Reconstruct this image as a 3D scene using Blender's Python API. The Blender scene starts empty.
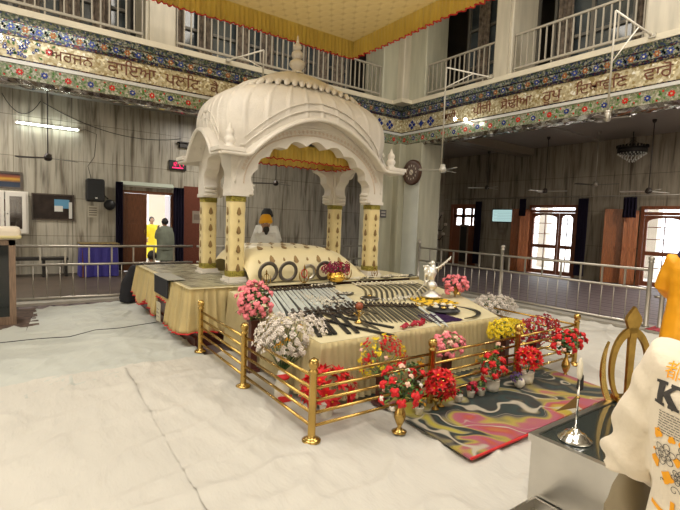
import bpy, bmesh, math, random
from mathutils import Vector, Matrix, Euler, noise
from mathutils.bvhtree import BVHTree
PI = math.pi
sc = bpy.context.scene
C = sc.collection
rnd = random.Random(7)

# ------------------------------------------------------------------ materials
MATS = {}
def nt(m):
    m.use_nodes = True
    return m.node_tree.nodes, m.node_tree.links
def mat(name, col, rough=.6, metal=0, bump=0, bscale=40, var=0, vscale=8, emit=None, estr=1, trans=0, spec=.5, sub=0, sheen=0, stretch=(1,1,1), coat=0):
    if name in MATS: return MATS[name]
    m = bpy.data.materials.new(name); N, L = nt(m)
    b = N['Principled BSDF']
    c = tuple(col) + (1,)
    b.inputs['Base Color'].default_value = c
    b.inputs['Roughness'].default_value = rough
    b.inputs['Metallic'].default_value = metal
    b.inputs['Specular IOR Level'].default_value = spec
    b.inputs['Coat Weight'].default_value = coat
    if sheen: b.inputs['Sheen Weight'].default_value = sheen
    if trans: b.inputs['Transmission Weight'].default_value = trans
    if emit:
        b.inputs['Emission Color'].default_value = tuple(emit)+(1,); b.inputs['Emission Strength'].default_value = estr
    if var or bump:
        tc = N.new('ShaderNodeTexCoord'); mp = N.new('ShaderNodeMapping'); mp.inputs['Scale'].default_value = stretch
        L.new(tc.outputs['Object'], mp.inputs['Vector'])
    if var:
        n = N.new('ShaderNodeTexNoise'); n.inputs['Scale'].default_value = vscale; n.inputs['Detail'].default_value = 5
        L.new(mp.outputs[0], n.inputs['Vector'])
        r = N.new('ShaderNodeValToRGB'); r.color_ramp.elements[0].position = .3; r.color_ramp.elements[1].position = .7
        r.color_ramp.elements[0].color = tuple(max(0, x*(1-var)) for x in col)+(1,)
        r.color_ramp.elements[1].color = tuple(min(1, x*(1+var)) for x in col)+(1,)
        L.new(n.outputs['Fac'], r.inputs['Fac']); L.new(r.outputs[0], b.inputs['Base Color'])
    if bump:
        n2 = N.new('ShaderNodeTexNoise'); n2.inputs['Scale'].default_value = bscale; n2.inputs['Detail'].default_value = 4
        L.new(mp.outputs[0], n2.inputs['Vector'])
        bp = N.new('ShaderNodeBump'); bp.inputs['Strength'].default_value = bump; bp.inputs['Distance'].default_value = .02
        L.new(n2.outputs['Fac'], bp.inputs['Height']); L.new(bp.outputs[0], b.inputs['Normal'])
    MATS[name] = m
    return m
def translucent(m, f, col=None):
    N, L = m.node_tree.nodes, m.node_tree.links; p = N['Principled BSDF']; o = N['Material Output']
    t_ = N.new('ShaderNodeBsdfTranslucent'); t_.inputs[0].default_value = tuple(col or p.inputs['Base Color'].default_value[:3])+(1,)
    x = N.new('ShaderNodeMixShader'); x.inputs[0].default_value = f
    L.new(p.outputs[0], x.inputs[1]); L.new(t_.outputs[0], x.inputs[2]); L.new(x.outputs[0], o.inputs[0]); return m
def ramp(N, stops, interp='LINEAR'):
    r = N.new('ShaderNodeValToRGB'); cr = r.color_ramp; cr.interpolation = interp
    while len(cr.elements) < len(stops): cr.elements.new(.5)
    for e, (p, c) in zip(cr.elements, stops):
        e.position = p; e.color = tuple(c)+(1,)
    return r

def streak_marble(name, base, dark, plane, tile=(1.25, .9), rough=.35, amount=1):
    """marble cladding with dark vertical veins and thin panel joints; plane 'x' = wall normal to X"""
    m = bpy.data.materials.new(name); N, L = nt(m); b = N['Principled BSDF']
    tc = N.new('ShaderNodeTexCoord'); sp = N.new('ShaderNodeSeparateXYZ'); L.new(tc.outputs['Object'], sp.inputs[0])
    cb = N.new('ShaderNodeCombineXYZ')
    L.new(sp.outputs['Y' if plane == 'x' else 'X'], cb.inputs[0]); L.new(sp.outputs['Z'], cb.inputs[1])
    if plane == 'xy':
        ad = N.new('ShaderNodeMath'); ad.operation = 'ADD'; L.new(sp.outputs['X'], ad.inputs[0]); L.new(sp.outputs['Y'], ad.inputs[1]); L.new(ad.outputs[0], cb.inputs[0])
    def noi(sx, sy, scale, det=6, dist=0):
        mp = N.new('ShaderNodeMapping'); mp.inputs['Scale'].default_value = (sx, sy, 1); L.new(cb.outputs[0], mp.inputs[0])
        n = N.new('ShaderNodeTexNoise'); n.inputs['Scale'].default_value = scale; n.inputs['Detail'].default_value = det; n.inputs['Distortion'].default_value = dist
        L.new(mp.outputs[0], n.inputs['Vector']); return n
    n1 = noi(3.2, .28, 2.2, 8, .6); n2 = noi(9, .5, 2.0, 6, .3); n3 = noi(1, 1, .8, 3)
    r1 = ramp(N, [(.30, dark), (.44, [base[i]*.72+dark[i]*.28 for i in range(3)]), (.58, base), (1, [min(1, x*1.12) for x in base])])
    L.new(n1.outputs['Fac'], r1.inputs[0])
    r2 = ramp(N, [(.3, [1-.6*amount]*3), (.48, (1, 1, 1)), (1, (1, 1, 1))]); L.new(n2.outputs['Fac'], r2.inputs[0])
    r3 = ramp(N, [(.3, (.82, .82, .8)), (.7, (1.0, 1.0, 1.0))]); L.new(n3.outputs['Fac'], r3.inputs[0])
    mx = N.new('ShaderNodeMix'); mx.data_type = 'RGBA'; mx.blend_type = 'MULTIPLY'; mx.inputs[0].default_value = 1
    L.new(r1.outputs[0], mx.inputs[6]); L.new(r2.outputs[0], mx.inputs[7])
    mx2 = N.new('ShaderNodeMix'); mx2.data_type = 'RGBA'; mx2.blend_type = 'MULTIPLY'; mx2.inputs[0].default_value = 1
    L.new(mx.outputs[2], mx2.inputs[6]); L.new(r3.outputs[0], mx2.inputs[7])
    br = N.new('ShaderNodeTexBrick'); br.offset = 0; br.inputs['Scale'].default_value = 1; br.inputs['Mortar Size'].default_value = .006
    br.inputs['Brick Width'].default_value = tile[0]; br.inputs['Row Height'].default_value = tile[1]
    br.inputs['Color1'].default_value = (1, 1, 1, 1); br.inputs['Color2'].default_value = (.88, .88, .88, 1); br.inputs['Mortar'].default_value = (.35, .33, .3, 1)
    L.new(cb.outputs[0], br.inputs['Vector'])
    mx3 = N.new('ShaderNodeMix'); mx3.data_type = 'RGBA'; mx3.blend_type = 'MULTIPLY'; mx3.inputs[0].default_value = 1
    L.new(mx2.outputs[2], mx3.inputs[6]); L.new(br.outputs['Color'], mx3.inputs[7])
    L.new(mx3.outputs[2], b.inputs['Base Color']); b.inputs['Roughness'].default_value = rough
    return m

def m_goldmosaic():
    m = bpy.data.materials.new('gold mosaic'); N, L = nt(m); b = N['Principled BSDF']
    tc = N.new('ShaderNodeTexCoord'); v = N.new('ShaderNodeTexVoronoi'); v.inputs['Scale'].default_value = 26
    L.new(tc.outputs['Object'], v.inputs['Vector'])
    sp = N.new('ShaderNodeSeparateColor'); L.new(v.outputs['Color'], sp.inputs[0])
    r = ramp(N, [(0, (.30, .23, .10)), (.35, (.46, .40, .25)), (.7, (.58, .53, .37)), (.93, (.8, .75, .55)), (1, (.85, .85, .8))]); L.new(sp.outputs[0], r.inputs[0])
    L.new(r.outputs[0], b.inputs['Base Color']); b.inputs['Metallic'].default_value = .35; b.inputs['Roughness'].default_value = .3
    bp = N.new('ShaderNodeBump'); bp.inputs['Strength'].default_value = .9; bp.inputs['Distance'].default_value = .03
    L.new(sp.outputs[1], bp.inputs['Height']); L.new(bp.outputs[0], b.inputs['Normal'])
    return m
def m_mirror(name, cols, scale, metal=.6, rough=.18, bump=.8):
    m = bpy.data.materials.new(name); N, L = nt(m); b = N['Principled BSDF']
    tc = N.new('ShaderNodeTexCoord'); v = N.new('ShaderNodeTexVoronoi'); v.inputs['Scale'].default_value = scale
    L.new(tc.outputs['Object'], v.inputs['Vector'])
    sp = N.new('ShaderNodeSeparateColor'); L.new(v.outputs['Color'], sp.inputs[0])
    n = len(cols); r = ramp(N, [(i/n, c) for i, c in enumerate(cols)], 'CONSTANT'); L.new(sp.outputs[0], r.inputs[0])
    L.new(r.outputs[0], b.inputs['Base Color']); b.inputs['Metallic'].default_value = metal; b.inputs['Roughness'].default_value = rough
    bp = N.new('ShaderNodeBump'); bp.inputs['Strength'].default_value = bump; bp.inputs['Distance'].default_value = .03
    L.new(sp.outputs[1], bp.inputs['Height']); L.new(bp.outputs[0], b.inputs['Normal'])
    return m

MARBLE = mat('white carved marble', (.70, .655, .585), .5, bump=.35, bscale=45, var=.07, vscale=3)
MARBLE2 = mat('warm carved marble', (.62, .51, .41), .5, bump=.6, bscale=30, var=.12, vscale=12)
GROOVE = mat('marble seam', (.36, .31, .25), .7)
CREAM = mat('cream satin cloth', (.88, .73, .37), .42, bump=.25, bscale=8, var=.10, vscale=3, sheen=.2)
CREAMTOP = mat('cream table cloth', (.66, .585, .37), .5, bump=.25, bscale=10, var=.08, vscale=3)
WRAP = mat('pale gold pillar cloth', (.72, .59, .29), .4, bump=.5, bscale=9, var=.08, vscale=4, sheen=.3)
MOTIF = mat('bronze leaf motif', (.30, .19, .07), .5, metal=.2)
GOLDBAND = mat('green gold brocade', (.55, .46, .08), .4, bump=.8, bscale=90, var=.4, vscale=60, metal=.2)
REDTRIM = mat('red trim', (.62, .02, .02), .6)
YELLOW = mat('yellow pleated silk', (.90, .70, .17), .38, bump=.5, bscale=14, var=.18, vscale=10, sheen=.3, stretch=(1,1,.12))
translucent(YELLOW, .35, (.95,.76,.30))
BRASS = mat('polished brass', (.54, .36, .11), .26, metal=1, var=.15, vscale=5)
BRASSD = mat('aged brass', (.42, .27, .07), .35, metal=1, var=.3, vscale=12)
STEEL = mat('brushed steel', (.58, .56, .52), .28, metal=1, var=.08, vscale=6)
STEELM = mat('satin steel rail', (.42, .39, .34), .42, metal=.85)
CHROME = mat('bright chrome', (.82, .82, .80), .12, metal=1)
BLADE = mat('blade steel', (.86, .93, .91), .42, metal=.6)
SILVER = mat('silver', (.85, .84, .80), .34, metal=1, bump=.5, bscale=60)
IRON = mat('dark iron', (.035, .032, .03), .45, metal=.6)
BLACK = mat('black', (.012, .012, .013), .45)
BLACKCLOTH = mat('black cloth', (.012, .012, .016), .85)
MAROON = mat('maroon laminate', (.085, .022, .018), .3, var=.2, vscale=10)
WOODD = mat('dark polished teak', (.13, .045, .018), .35, var=.35, vscale=9, stretch=(6,6,.6))
WOODR = mat('reddish varnished wood', (.44, .15, .055), .32, var=.35, vscale=8, stretch=(7,7,.6))
WOODM = mat('reddish brown door wood', (.24, .075, .032), .35, var=.3, vscale=9, stretch=(6,6,.6))
WOODG = mat('brown grey wood', (.20, .13, .085), .5, var=.3, vscale=10, stretch=(6,6,.6))
GRANITE = mat('red granite', (.17, .05, .03), .3, var=.5, vscale=60)
WHITEP = mat('white paint', (.78, .74, .66), .5)
RAILP = mat('cream painted rail', (.34, .31, .25), .5)
LEDGE = mat('cream plaster ledge', (.60, .55, .43), .6, var=.08, vscale=2)
PILLAR = mat('pale marble pillar', (.47, .43, .34), .35, var=.13, vscale=2.2, stretch=(4,4,.5))
PILLARG = mat('greenish marble pillar', (.41, .40, .31), .35, var=.14, vscale=2, stretch=(4,4,.5))
PILLARW = mat('bluish white marble', (.60, .62, .57), .3, var=.08, vscale=2)
DARKW = mat('dark timber back', (.055, .045, .036), .6, var=.2, vscale=3)
WINGLASS = mat('dark window glass', (.07, .085, .095), .08, spec=.8, var=.5, vscale=1.5)
CURTP = mat('patterned net curtain', (.17, .135, .105), .8, var=.6, vscale=9)
NAVY = mat('navy curtain', (.022, .015, .045), .8)
BLUECL = mat('royal blue cloth', (.03, .022, .22), .6, bump=.3, bscale=10, sheen=.2)
GREYP = mat('grey kerb stone', (.36, .335, .29), .5, var=.1, vscale=5)
LEAF = mat('leaf green', (.035, .10, .02), .5, var=.4, vscale=20)
LEAFL = mat('light leaf green', (.13, .24, .05), .5, var=.4, vscale=20)
RED = mat('red petals', (.62, .008, .012), .55, var=.3, vscale=30)
CRIM = mat('crimson petals', (.38, .006, .03), .55, var=.3, vscale=30)
PINK = mat('pink petals', (.86, .22, .26), .55, var=.22, vscale=30)
PINKL = mat('pale pink petals', (.85, .52, .40), .55)
WHITEF = mat('off white petals', (.74, .67, .60), .6, var=.12, vscale=30)
YELF = mat('yellow petals', (.86, .66, .02), .5, var=.15, vscale=30)
ORGF = mat('orange yellow petals', (.75, .38, .02), .5)
VIOF = mat('violet petals', (.13, .06, .25), .6)
MAGF = mat('dark magenta petals', (.26, .012, .06), .6, var=.5, vscale=30)
POTW = mat('white ceramic', (.75, .70, .60), .25)
POTG = mat('gold pot', (.80, .50, .10), .25, metal=1, bump=.4, bscale=25)
SKIN = mat('brown skin', (.32, .17, .10), .5)
HAIR = mat('black hair', (.012, .01, .009), .6)
ORANGE = mat('saffron cloth', (.90, .40, .008), .55, bump=.3, bscale=6, var=.1, vscale=4)
TURB = mat('marigold turban', (.85, .42, .01), .6, bump=.5, bscale=10, stretch=(1,1,4))
WHITECL = mat('white cotton', (.68, .68, .66), .8, bump=.3, bscale=8)
GREYCL = mat('grey green shawl', (.20, .22, .17), .85, bump=.3, bscale=8, var=.2, vscale=5)
OLIVE = mat('olive grey cloth', (.20, .18, .12), .85)
KHAKI = mat('khaki trousers', (.26, .21, .13), .85, bump=.2, bscale=15)
SWEAT = mat('cream sweatshirt fleece', (.76, .67, .53), .85, bump=.12, bscale=120, sheen=.2)
PRINTO = mat('orange print', (.88, .38, .01), .7)
PRINTK = mat('charcoal print', (.045, .04, .036), .7)
TUBEON = mat('lit tube', (1, 1, 1), .5, emit=(.88, 1, .93), estr=26)
BULB = mat('lit bulb', (1, 1, 1), .5, emit=(1, .97, .85), estr=60)
LED = mat('red led digits', (.3, 0, .05), .5, emit=(1, .02, .12), estr=2.2)
SCREEN = mat('lit screen', (.1, .1, .1), .3, emit=(.42, .62, .60), estr=.85)
SCREENL = mat('screen text lines', (.1, .1, .1), .3, emit=(.30, .46, .46), estr=.7)
PLASTIC = mat('clear sheet over cloth', (.68, .65, .50), .10, bump=.8, bscale=5, var=.3, vscale=4, spec=.8)
GLASSD = mat('dark tinted glass', (.028, .034, .03), .07, spec=.7)
MOSGOLD = m_goldmosaic()
TRIMMIX = m_mirror('dark tessera band', [(.02, .02, .07), (.09, .02, .02), (.02, .03, .10), (.22, .20, .14), (.03, .05, .03)], 42)
VINEBG = m_mirror('pale green mosaic', [(.28, .31, .20), (.40, .41, .31), (.18, .25, .15), (.52, .52, .45), (.30, .30, .22)], 38, .3)
FLOWBG = m_mirror('mosaic flower ground', [(.14, .18, .11), (.27, .28, .21), (.07, .11, .10), (.42, .42, .37), (.05, .07, .17)], 38, .3)
SOFFIT = m_mirror('mirror strip soffit', [(.35, .34, .31), (.55, .53, .50), (.20, .18, .16), (.75, .73, .7), (.3, .25, .2)], 14, .95, .12, 1)
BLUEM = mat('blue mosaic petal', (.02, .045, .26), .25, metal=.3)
BROWNM = mat('rust mosaic petal', (.30, .09, .015), .3, metal=.3)
REDM = mat('red mosaic petal', (.52, .015, .015), .25)
GREENM = mat('green mosaic vine', (.05, .16, .02), .35)
LETTER = mat('brown letter tesserae', (.13, .035, .012), .4, bump=.5, bscale=80)
WSTRIP = mat('white strip', (.62, .63, .62), .3, metal=.2)

# ------------------------------------------------------------------ object helpers
class B:
    def __init__(s): s.bm = bmesh.new(); s.smooth = False
    def face(s, vs, mi=0, smooth=False):
        try: f = s.bm.faces.new(vs)
        except ValueError: return None
        f.material_index = mi; f.smooth = smooth; return f
    def box(s, a, b, mi=0, M=None, bev=0):
        x0, y0, z0 = a; x1, y1, z1 = b
        ps = [(x0,y0,z0),(x1,y0,z0),(x1,y1,z0),(x0,y1,z0),(x0,y0,z1),(x1,y0,z1),(x1,y1,z1),(x0,y1,z1)]
        vs = [s.bm.verts.new(M @ Vector(p) if M else p) for p in ps]
        fs = [s.face([vs[i] for i in q], mi) for q in ((3,2,1,0),(4,5,6,7),(0,1,5,4),(1,2,6,5),(2,3,7,6),(3,0,4,7))]
        if bev:
            es = {e for f in fs if f for e in f.edges}
            r = bmesh.ops.bevel(s.bm, geom=list(es), offset=bev, segments=2, affect='EDGES', profile=.5)
            for f in r['faces']: f.material_index = mi
        return s
    def cbox(s, c, d, mi=0, M=None, bev=0):
        return s.box([c[i]-d[i]/2 for i in range(3)], [c[i]+d[i]/2 for i in range(3)], mi, M, bev)
    def ring(s, c, u, v, n):
        return [s.bm.verts.new(c + u*math.cos(2*PI*i/n) + v*math.sin(2*PI*i/n)) for i in range(n)]
    def tube(s, pts, r, n=8, mi=0, cap=True, flat=1):
        pts = [Vector(p) for p in pts]; rs = r if isinstance(r, (list, tuple)) else [r]*len(pts)
        prev = None; rings = []; up = None
        for i, p in enumerate(pts):
            t = (pts[min(i+1, len(pts)-1)] - pts[max(i-1, 0)])
            if t.length < 1e-9: t = Vector((0,0,1))
            t.normalize()
            if up is None:
                up = Vector((0,0,1)) if abs(t.z) < .9 else Vector((1,0,0))
            a = up - t*up.dot(t)
            if a.length < 1e-6: a = Vector((1,0,0)) - t*t.x
            a.normalize(); b = t.cross(a); up = a
            rings.append(s.ring(p, a*rs[i]*flat, b*rs[i], n))
        for A, Bq in zip(rings, rings[1:]):
            for i in range(n): s.face([A[i], A[(i+1)%n], Bq[(i+1)%n], Bq[i]], mi, True)
        if cap:
            s.face(list(reversed(rings[0])), mi); s.face(rings[-1], mi)
        return s
    def lathe(s, prof, c=(0,0,0), n=16, mi=0, M=None, sx=1, sy=1):
        rings = []
        for r, z in prof:
            q = []
            for i in range(n):
                p = Vector((c[0]+sx*max(r, .0004)*math.cos(2*PI*i/n), c[1]+sy*max(r, .0004)*math.sin(2*PI*i/n), c[2]+z))
                q.append(s.bm.verts.new(M @ p if M else p))
            rings.append(q)
        for A, Bq in zip(rings, rings[1:]):
            for i in range(n): s.face([A[i], A[(i+1)%n], Bq[(i+1)%n], Bq[i]], mi, True)
        s.face(list(reversed(rings[0])), mi); s.face(rings[-1], mi)
        return s
    def ell(s, c, r, mi=0, n=8, m=6, M=None):
        c = Vector(c)
        if not isinstance(r, (tuple, list)): r = (r, r, r)
        prof = [(math.sin(PI*j/m), -math.cos(PI*j/m)) for j in range(m+1)]
        rings = []
        for a, z in prof:
            q = []
            for i in range(n):
                p = Vector((r[0]*max(a, .001)*math.cos(2*PI*i/n), r[1]*max(a, .001)*math.sin(2*PI*i/n), r[2]*z))
                p = (M @ p if M else p) + c
                q.append(s.bm.verts.new(p))
            rings.append(q)
        for A, Bq in zip(rings, rings[1:]):
            for i in range(n): s.face([A[i], A[(i+1)%n], Bq[(i+1)%n], Bq[i]], mi, True)
        s.face(list(reversed(rings[0])), mi, True); s.face(rings[-1], mi, True)
        return s
    def prism(s, poly, d, mi=0, M=None):
        """poly = list of 3D points (planar), extruded by vector d"""
        d = Vector(d)
        a = [s.bm.verts.new(M @ Vector(p) if M else Vector(p)) for p in poly]
        b = [s.bm.verts.new(M @ (Vector(p)+d) if M else Vector(p)+d) for p in poly]
        n = len(a); s.face(list(reversed(a)), mi); s.face(b, mi)
        for i in range(n): s.face([a[i], a[(i+1)%n], b[(i+1)%n], b[i]], mi)
        return s
    def strip(s, A, Bp, d, mi=0, smooth=False):
        """ribbon between polylines A and Bp, thickened by vector d"""
        d = Vector(d); n = len(A)
        a = [s.bm.verts.new(p) for p in A]; b = [s.bm.verts.new(p) for p in Bp]
        a2 = [s.bm.verts.new(Vector(p)+d) for p in A]; b2 = [s.bm.verts.new(Vector(p)+d) for p in Bp]
        for i in range(n-1):
            s.face([a[i], a[i+1], b[i+1], b[i]], mi, smooth); s.face([a2[i], b2[i], b2[i+1], a2[i+1]], mi, smooth)
            s.face([a[i], a2[i], a2[i+1], a[i+1]], mi, smooth); s.face([b[i], b[i+1], b2[i+1], b2[i]], mi, smooth)
        s.face([a[0], b[0], b2[0], a2[0]], mi); s.face([a[-1], a2[-1], b2[-1], b[-1]], mi)
        return s
    def grid(s, f, nu, nv, mi=0, smooth=True, closed=False):
        V = [[s.bm.verts.new(f(i/nu, j/nv)) for j in range(nv+1)] for i in range(nu + (0 if closed else 1))]
        nn = len(V)
        for i in range(nu):
            for j in range(nv):
                s.face([V[i][j], V[(i+1)%nn][j], V[(i+1)%nn][j+1], V[i][j+1]], mi, smooth)
        return V
    def mesh(s, name):
        bmesh.ops.recalc_face_normals(s.bm, faces=s.bm.faces)
        me = bpy.data.meshes.new(name); s.bm.to_mesh(me); s.bm.free(); return me
    def build(s, name, mats, parent=None, loc=None, rz=0, mods=None):
        me = s.mesh(name)
        for m in (mats if isinstance(mats, (list, tuple)) else [mats]): me.materials.append(m)
        o = bpy.data.objects.new(name, me); C.objects.link(o)
        if parent: o.parent = parent
        if loc is not None: o.location = loc
        if rz: o.rotation_euler = (0, 0, rz)
        return o
def tag(o, label=None, cat=None, group=None, kind=None):
    if label: o['label'] = label
    if cat: o['category'] = cat
    if group: o['group'] = group
    if kind: o['kind'] = kind
    return o
def thing(name, label, cat, loc=(0,0,0), rz=0, group=None):
    o = bpy.data.objects.new(name, None); C.objects.link(o); o.location = loc; o.rotation_euler = (0,0,rz)
    o.empty_display_size = .1
    return tag(o, label, cat, group)
def struct(o): o['kind'] = 'structure'; return o
def copy_tree(o, parent=None):
    c = o.copy(); C.objects.link(c)
    if parent: c.parent = parent
    for ch in list(o.children): copy_tree(ch, c)
    return c
def dup(o, loc, rz, label, group=None, scale=1):
    c = copy_tree(o); c.location = loc; c.rotation_euler = (0,0,rz); c['label'] = label
    if scale != 1: c.scale = (scale,)*3
    if group: c['group'] = group
    return c
def V3(*a): return Vector(a)
def text_mesh(body, size, font=None, extrude=.004):
    cu = bpy.data.curves.new('t', 'FONT'); cu.body = body; cu.size = size; cu.extrude = extrude; cu.resolution_u = 3
    o = bpy.data.objects.new('t', cu); C.objects.link(o)
    dg = bpy.context.evaluated_depsgraph_get(); dg.update()
    me = bpy.data.meshes.new_from_object(o.evaluated_get(dg)); bpy.data.objects.remove(o); return me
def add_mesh(b, me, M, mi):
    vs = [b.bm.verts.new(M @ v.co) for v in me.vertices]
    for p in me.polygons: b.face([vs[i] for i in p.vertices], mi)

# ------------------------------------------------------------------ camera
cam = bpy.data.objects.new('camera', bpy.data.cameras.new('camera')); C.objects.link(cam); sc.camera = cam
yaw, pit, rol = .9483, -.0757, .0376
fw = V3(math.cos(yaw)*math.cos(pit), math.sin(yaw)*math.cos(pit), math.sin(pit))
rt = V3(math.sin(yaw), -math.cos(yaw), 0); up = rt.cross(fw)
r2 = rt*math.cos(rol)+up*math.sin(rol); u2 = -rt*math.sin(rol)+up*math.cos(rol)
cam.matrix_world = Matrix(((r2.x, u2.x, -fw.x, 0), (r2.y, u2.y, -fw.y, 0), (r2.z, u2.z, -fw.z, 1.6), (0,0,0,1)))
cam.data.sensor_fit = 'HORIZONTAL'; cam.data.sensor_width = 36; cam.data.lens = 454.6*36/680; cam.data.clip_start = .05; cam.data.clip_end = 200

XR, YL = 8.35, 9.06          # void edge (right, left)
WX, WY = 15.0, 13.4          # outer walls
# ------------------------------------------------------------------ room shell
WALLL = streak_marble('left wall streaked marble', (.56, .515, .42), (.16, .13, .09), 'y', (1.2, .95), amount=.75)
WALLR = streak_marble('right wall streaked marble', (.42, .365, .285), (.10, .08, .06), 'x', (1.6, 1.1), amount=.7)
WALLP = mat('plain plaster', (.58, .54, .45), .8)
def wall_with_holes(name, m, axis, pos, th, lo, hi, z1, holes, shift=0):
    b = B()
    def bx(u0, u1, z0, zz):
        if u1-u0 < 1e-4 or zz-z0 < 1e-4: return
        if axis == 'x': b.box((pos, u0, z0), (pos+th, u1, zz))
        else: b.box((u0, pos, z0), (u1, pos+th, zz))
    u = lo
    for (a, c, h0, h1) in sorted(holes):
        bx(u, a, 0, z1); bx(a, c, 0, h0); bx(a, c, h1, z1); u = c
    bx(u, hi, 0, z1)
    return struct(b.build(name, m))
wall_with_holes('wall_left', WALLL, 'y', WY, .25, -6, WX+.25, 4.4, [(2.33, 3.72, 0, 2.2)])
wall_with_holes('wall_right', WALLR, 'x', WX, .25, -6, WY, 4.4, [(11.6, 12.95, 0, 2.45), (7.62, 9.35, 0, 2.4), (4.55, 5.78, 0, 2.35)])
struct(B().box((-6.25, -6, 0), (-6, WY+.25, 8)).build('wall_near_left', WALLP))
struct(B().box((-6.25, -6.25, 0), (WX+.25, -6, 8)).build('wall_near_right', WALLP))
# aisle floor + raised kerb
def m_carpet():
    m = bpy.data.materials.new('aisle carpet'); N, L = nt(m); b = N['Principled BSDF']
    tc = N.new('ShaderNodeTexCoord'); w = N.new('ShaderNodeTexWave'); w.bands_direction = 'X'; w.inputs['Scale'].default_value = .62; w.inputs['Distortion'].default_value = .15
    L.new(tc.outputs['Object'], w.inputs[0])
    r = ramp(N, [(0, (.035, .025, .028)), (.06, (.21, .155, .16)), (.9, (.26, .20, .205)), (1, (.13, .09, .09))]); L.new(w.outputs['Fac'], r.inputs[0])
    n = N.new('ShaderNodeTexNoise'); n.inputs['Scale'].default_value = 60; L.new(tc.outputs['Object'], n.inputs[0])
    mx = N.new('ShaderNodeMix'); mx.data_type = 'RGBA'; mx.blend_type = 'MULTIPLY'; mx.inputs[0].default_value = .6
    L.new(r.outputs[0], mx.inputs[6]); L.new(n.outputs['Color'], mx.inputs[7]); L.new(mx.outputs[2], b.inputs['Base Color'])
    b.inputs['Roughness'].default_value = .55
    return m
struct(B().box((-6, -6, -.2), (WX, WY, 0)).build('floor', m_carpet()))
struct(B().box((-6, 9.2, 0), (8.3, WY, .004)).build('floor_left_aisle', mat('dark brown aisle floor', (.085, .062, .045), .45, var=.25, vscale=2)))
k = B(); k.box((8.12, -6, 0), (8.62, 9.3, .06)); k.box((-6, 8.95, 0), (8.12, 9.35, .045)); struct(k.build('trim_1', GREYP))
struct(B().box((-6, YL+.5, 4.4), (WX, WY, 4.55)).box((XR+.5, -6, 4.4), (WX, YL+.5, 4.55)).build('ceiling_aisle', mat('aisle ceiling', (.33, .31, .28), .4)))
struct(B().box((-6, -6, 8), (WX+.2, WY+.2, 8.2)).build('ceiling', mat('hall ceiling', (.75, .72, .66), .8)))
# upper outer walls (gallery back)
struct(B().box((-6, 11.3, 4.55), (XR+3, 11.5, 8)).build('wall_left_upper', DARKW))
struct(B().box((10.6, -6, 4.55), (10.8, 11.3, 8)).build('wall_right_upper', DARKW))
# cross beam under the aisle ceiling, running from the corner pillar to the right wall
b = B(); b.box((XR+.5, 9.35, 4.14), (WX, 9.85, 4.4)); struct(b.build('trim_2', WALLR))
struct(B().box((XR+.62, 7.0, 4.36), (WX, 7.2, 4.4)).build('trim_3', GREYP))

# ------------------------------------------------------------------ mosaic friezes
def flower(b, M, c, r, mi, mc, n=6):
    for i in range(n):
        a = 2*PI*i/n
        p = [(c[0]+r*math.cos(a+t)*q, c[1]+r*math.sin(a+t)*q, .0) for t, q in ((-.5,.5),(-.3,.95),(0,1.05),(.3,.95),(.5,.5))] + [(c[0], c[1], 0)]
        b.prism(p, (0,0,.006), mi, M)
    b.prism([(c[0]+r*.32*math.cos(2*PI*i/8), c[1]+r*.32*math.sin(2*PI*i/8), 0) for i in range(8)], (0,0,.010), mc, M)
def leafshape(b, M, c, ang, l, w, mi):
    p = [(0,0), (l*.4, w), (l, 0), (l*.4, -w)]
    b.prism([(c[0]+x*math.cos(ang)-y*math.sin(ang), c[1]+x*math.sin(ang)+y*math.cos(ang), 0) for x, y in p], (0,0,.005), mi, M)
def frieze(name, M, u0, u1, words, off1, off2):
    """local frame: u along wall, v = world z, w toward the hall"""
    b = B()
    b.box((u0, 3.65, -.5), (u1, 3.885, 0), 0, M)              # vine band
    b.box((u0, 3.885, -.5), (u1, 3.94, .02), 1, M)            # white strip
    b.box((u0, 3.94, -.5), (u1, 3.965, .01), 2, M)
    b.box((u0, 3.965, -.5), (u1, 4.305, 0), 3, M)             # gold field
    b.box((u0, 4.305, -.5), (u1, 4.365, .02), 2, M)
    b.box((u0, 4.365, -.5), (u1, 4.505, 0.005), 4, M)         # flower band
    b.box((u0, 4.505, -.5), (u1, 4.525, .015), 2, M)
    b.prism([(u0, 4.525, 0), (u0, 4.525, -.5), (u0, 4.62, -.5), (u0, 4.62, .05)], (u1-u0, 0, 0), 5, M)
    u = u0 + off1; i = 0
    while u < u1-.05:
        flower(b, M, (u, 4.435), .052, 6 if i % 2 == 0 else 7, 8)
        for s_ in (-1, 1): leafshape(b, M, (u+.093, 4.435), PI/2*s_+.35, .055, .017, 9); leafshape(b, M, (u+.093, 4.435), PI/2*s_+1.4, .04, .015, 9)
        u += .187; i += 1
    u = u0 + off2; i = 0
    while u < u1-.05:
        zc = 3.765 + .012*math.sin(i*2.1)
        flower(b, M, (u, zc), .05, 6 if i % 2 else 10, 8, 7)
        for j in range(6):
            uu = u+.09+.03*j; v = zc+.045*math.sin(j*1.05+i)
            leafshape(b, M, (uu, v), j*1.3+i, .055, .016, 9)
        leafshape(b, M, (u+.12, zc-.07), .6, .035, .02, 10); leafshape(b, M, (u+.23, zc+.065), 2.6, .035, .02, 10)
        u += .333; i += 1
    for body, uc, v0, size, mi, sx in words:
        me = text_mesh(body, size); xs = [v.co.x for v in me.vertices]; w = max(xs)-min(xs)
        add_mesh(b, me, M @ Matrix.Translation((uc, v0, .006)) @ Matrix.Diagonal((sx, 1, 1, 1)) @ Matrix.Translation((-(max(xs)+min(xs))/2, 0, 0)), mi)
    return struct(b.build(name, [VINEBG, WSTRIP, TRIMMIX, MOSGOLD, FLOWBG, FLOWBG, BLUEM, BROWNM, MOSGOLD, GREENM, REDM, LETTER]))
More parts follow.
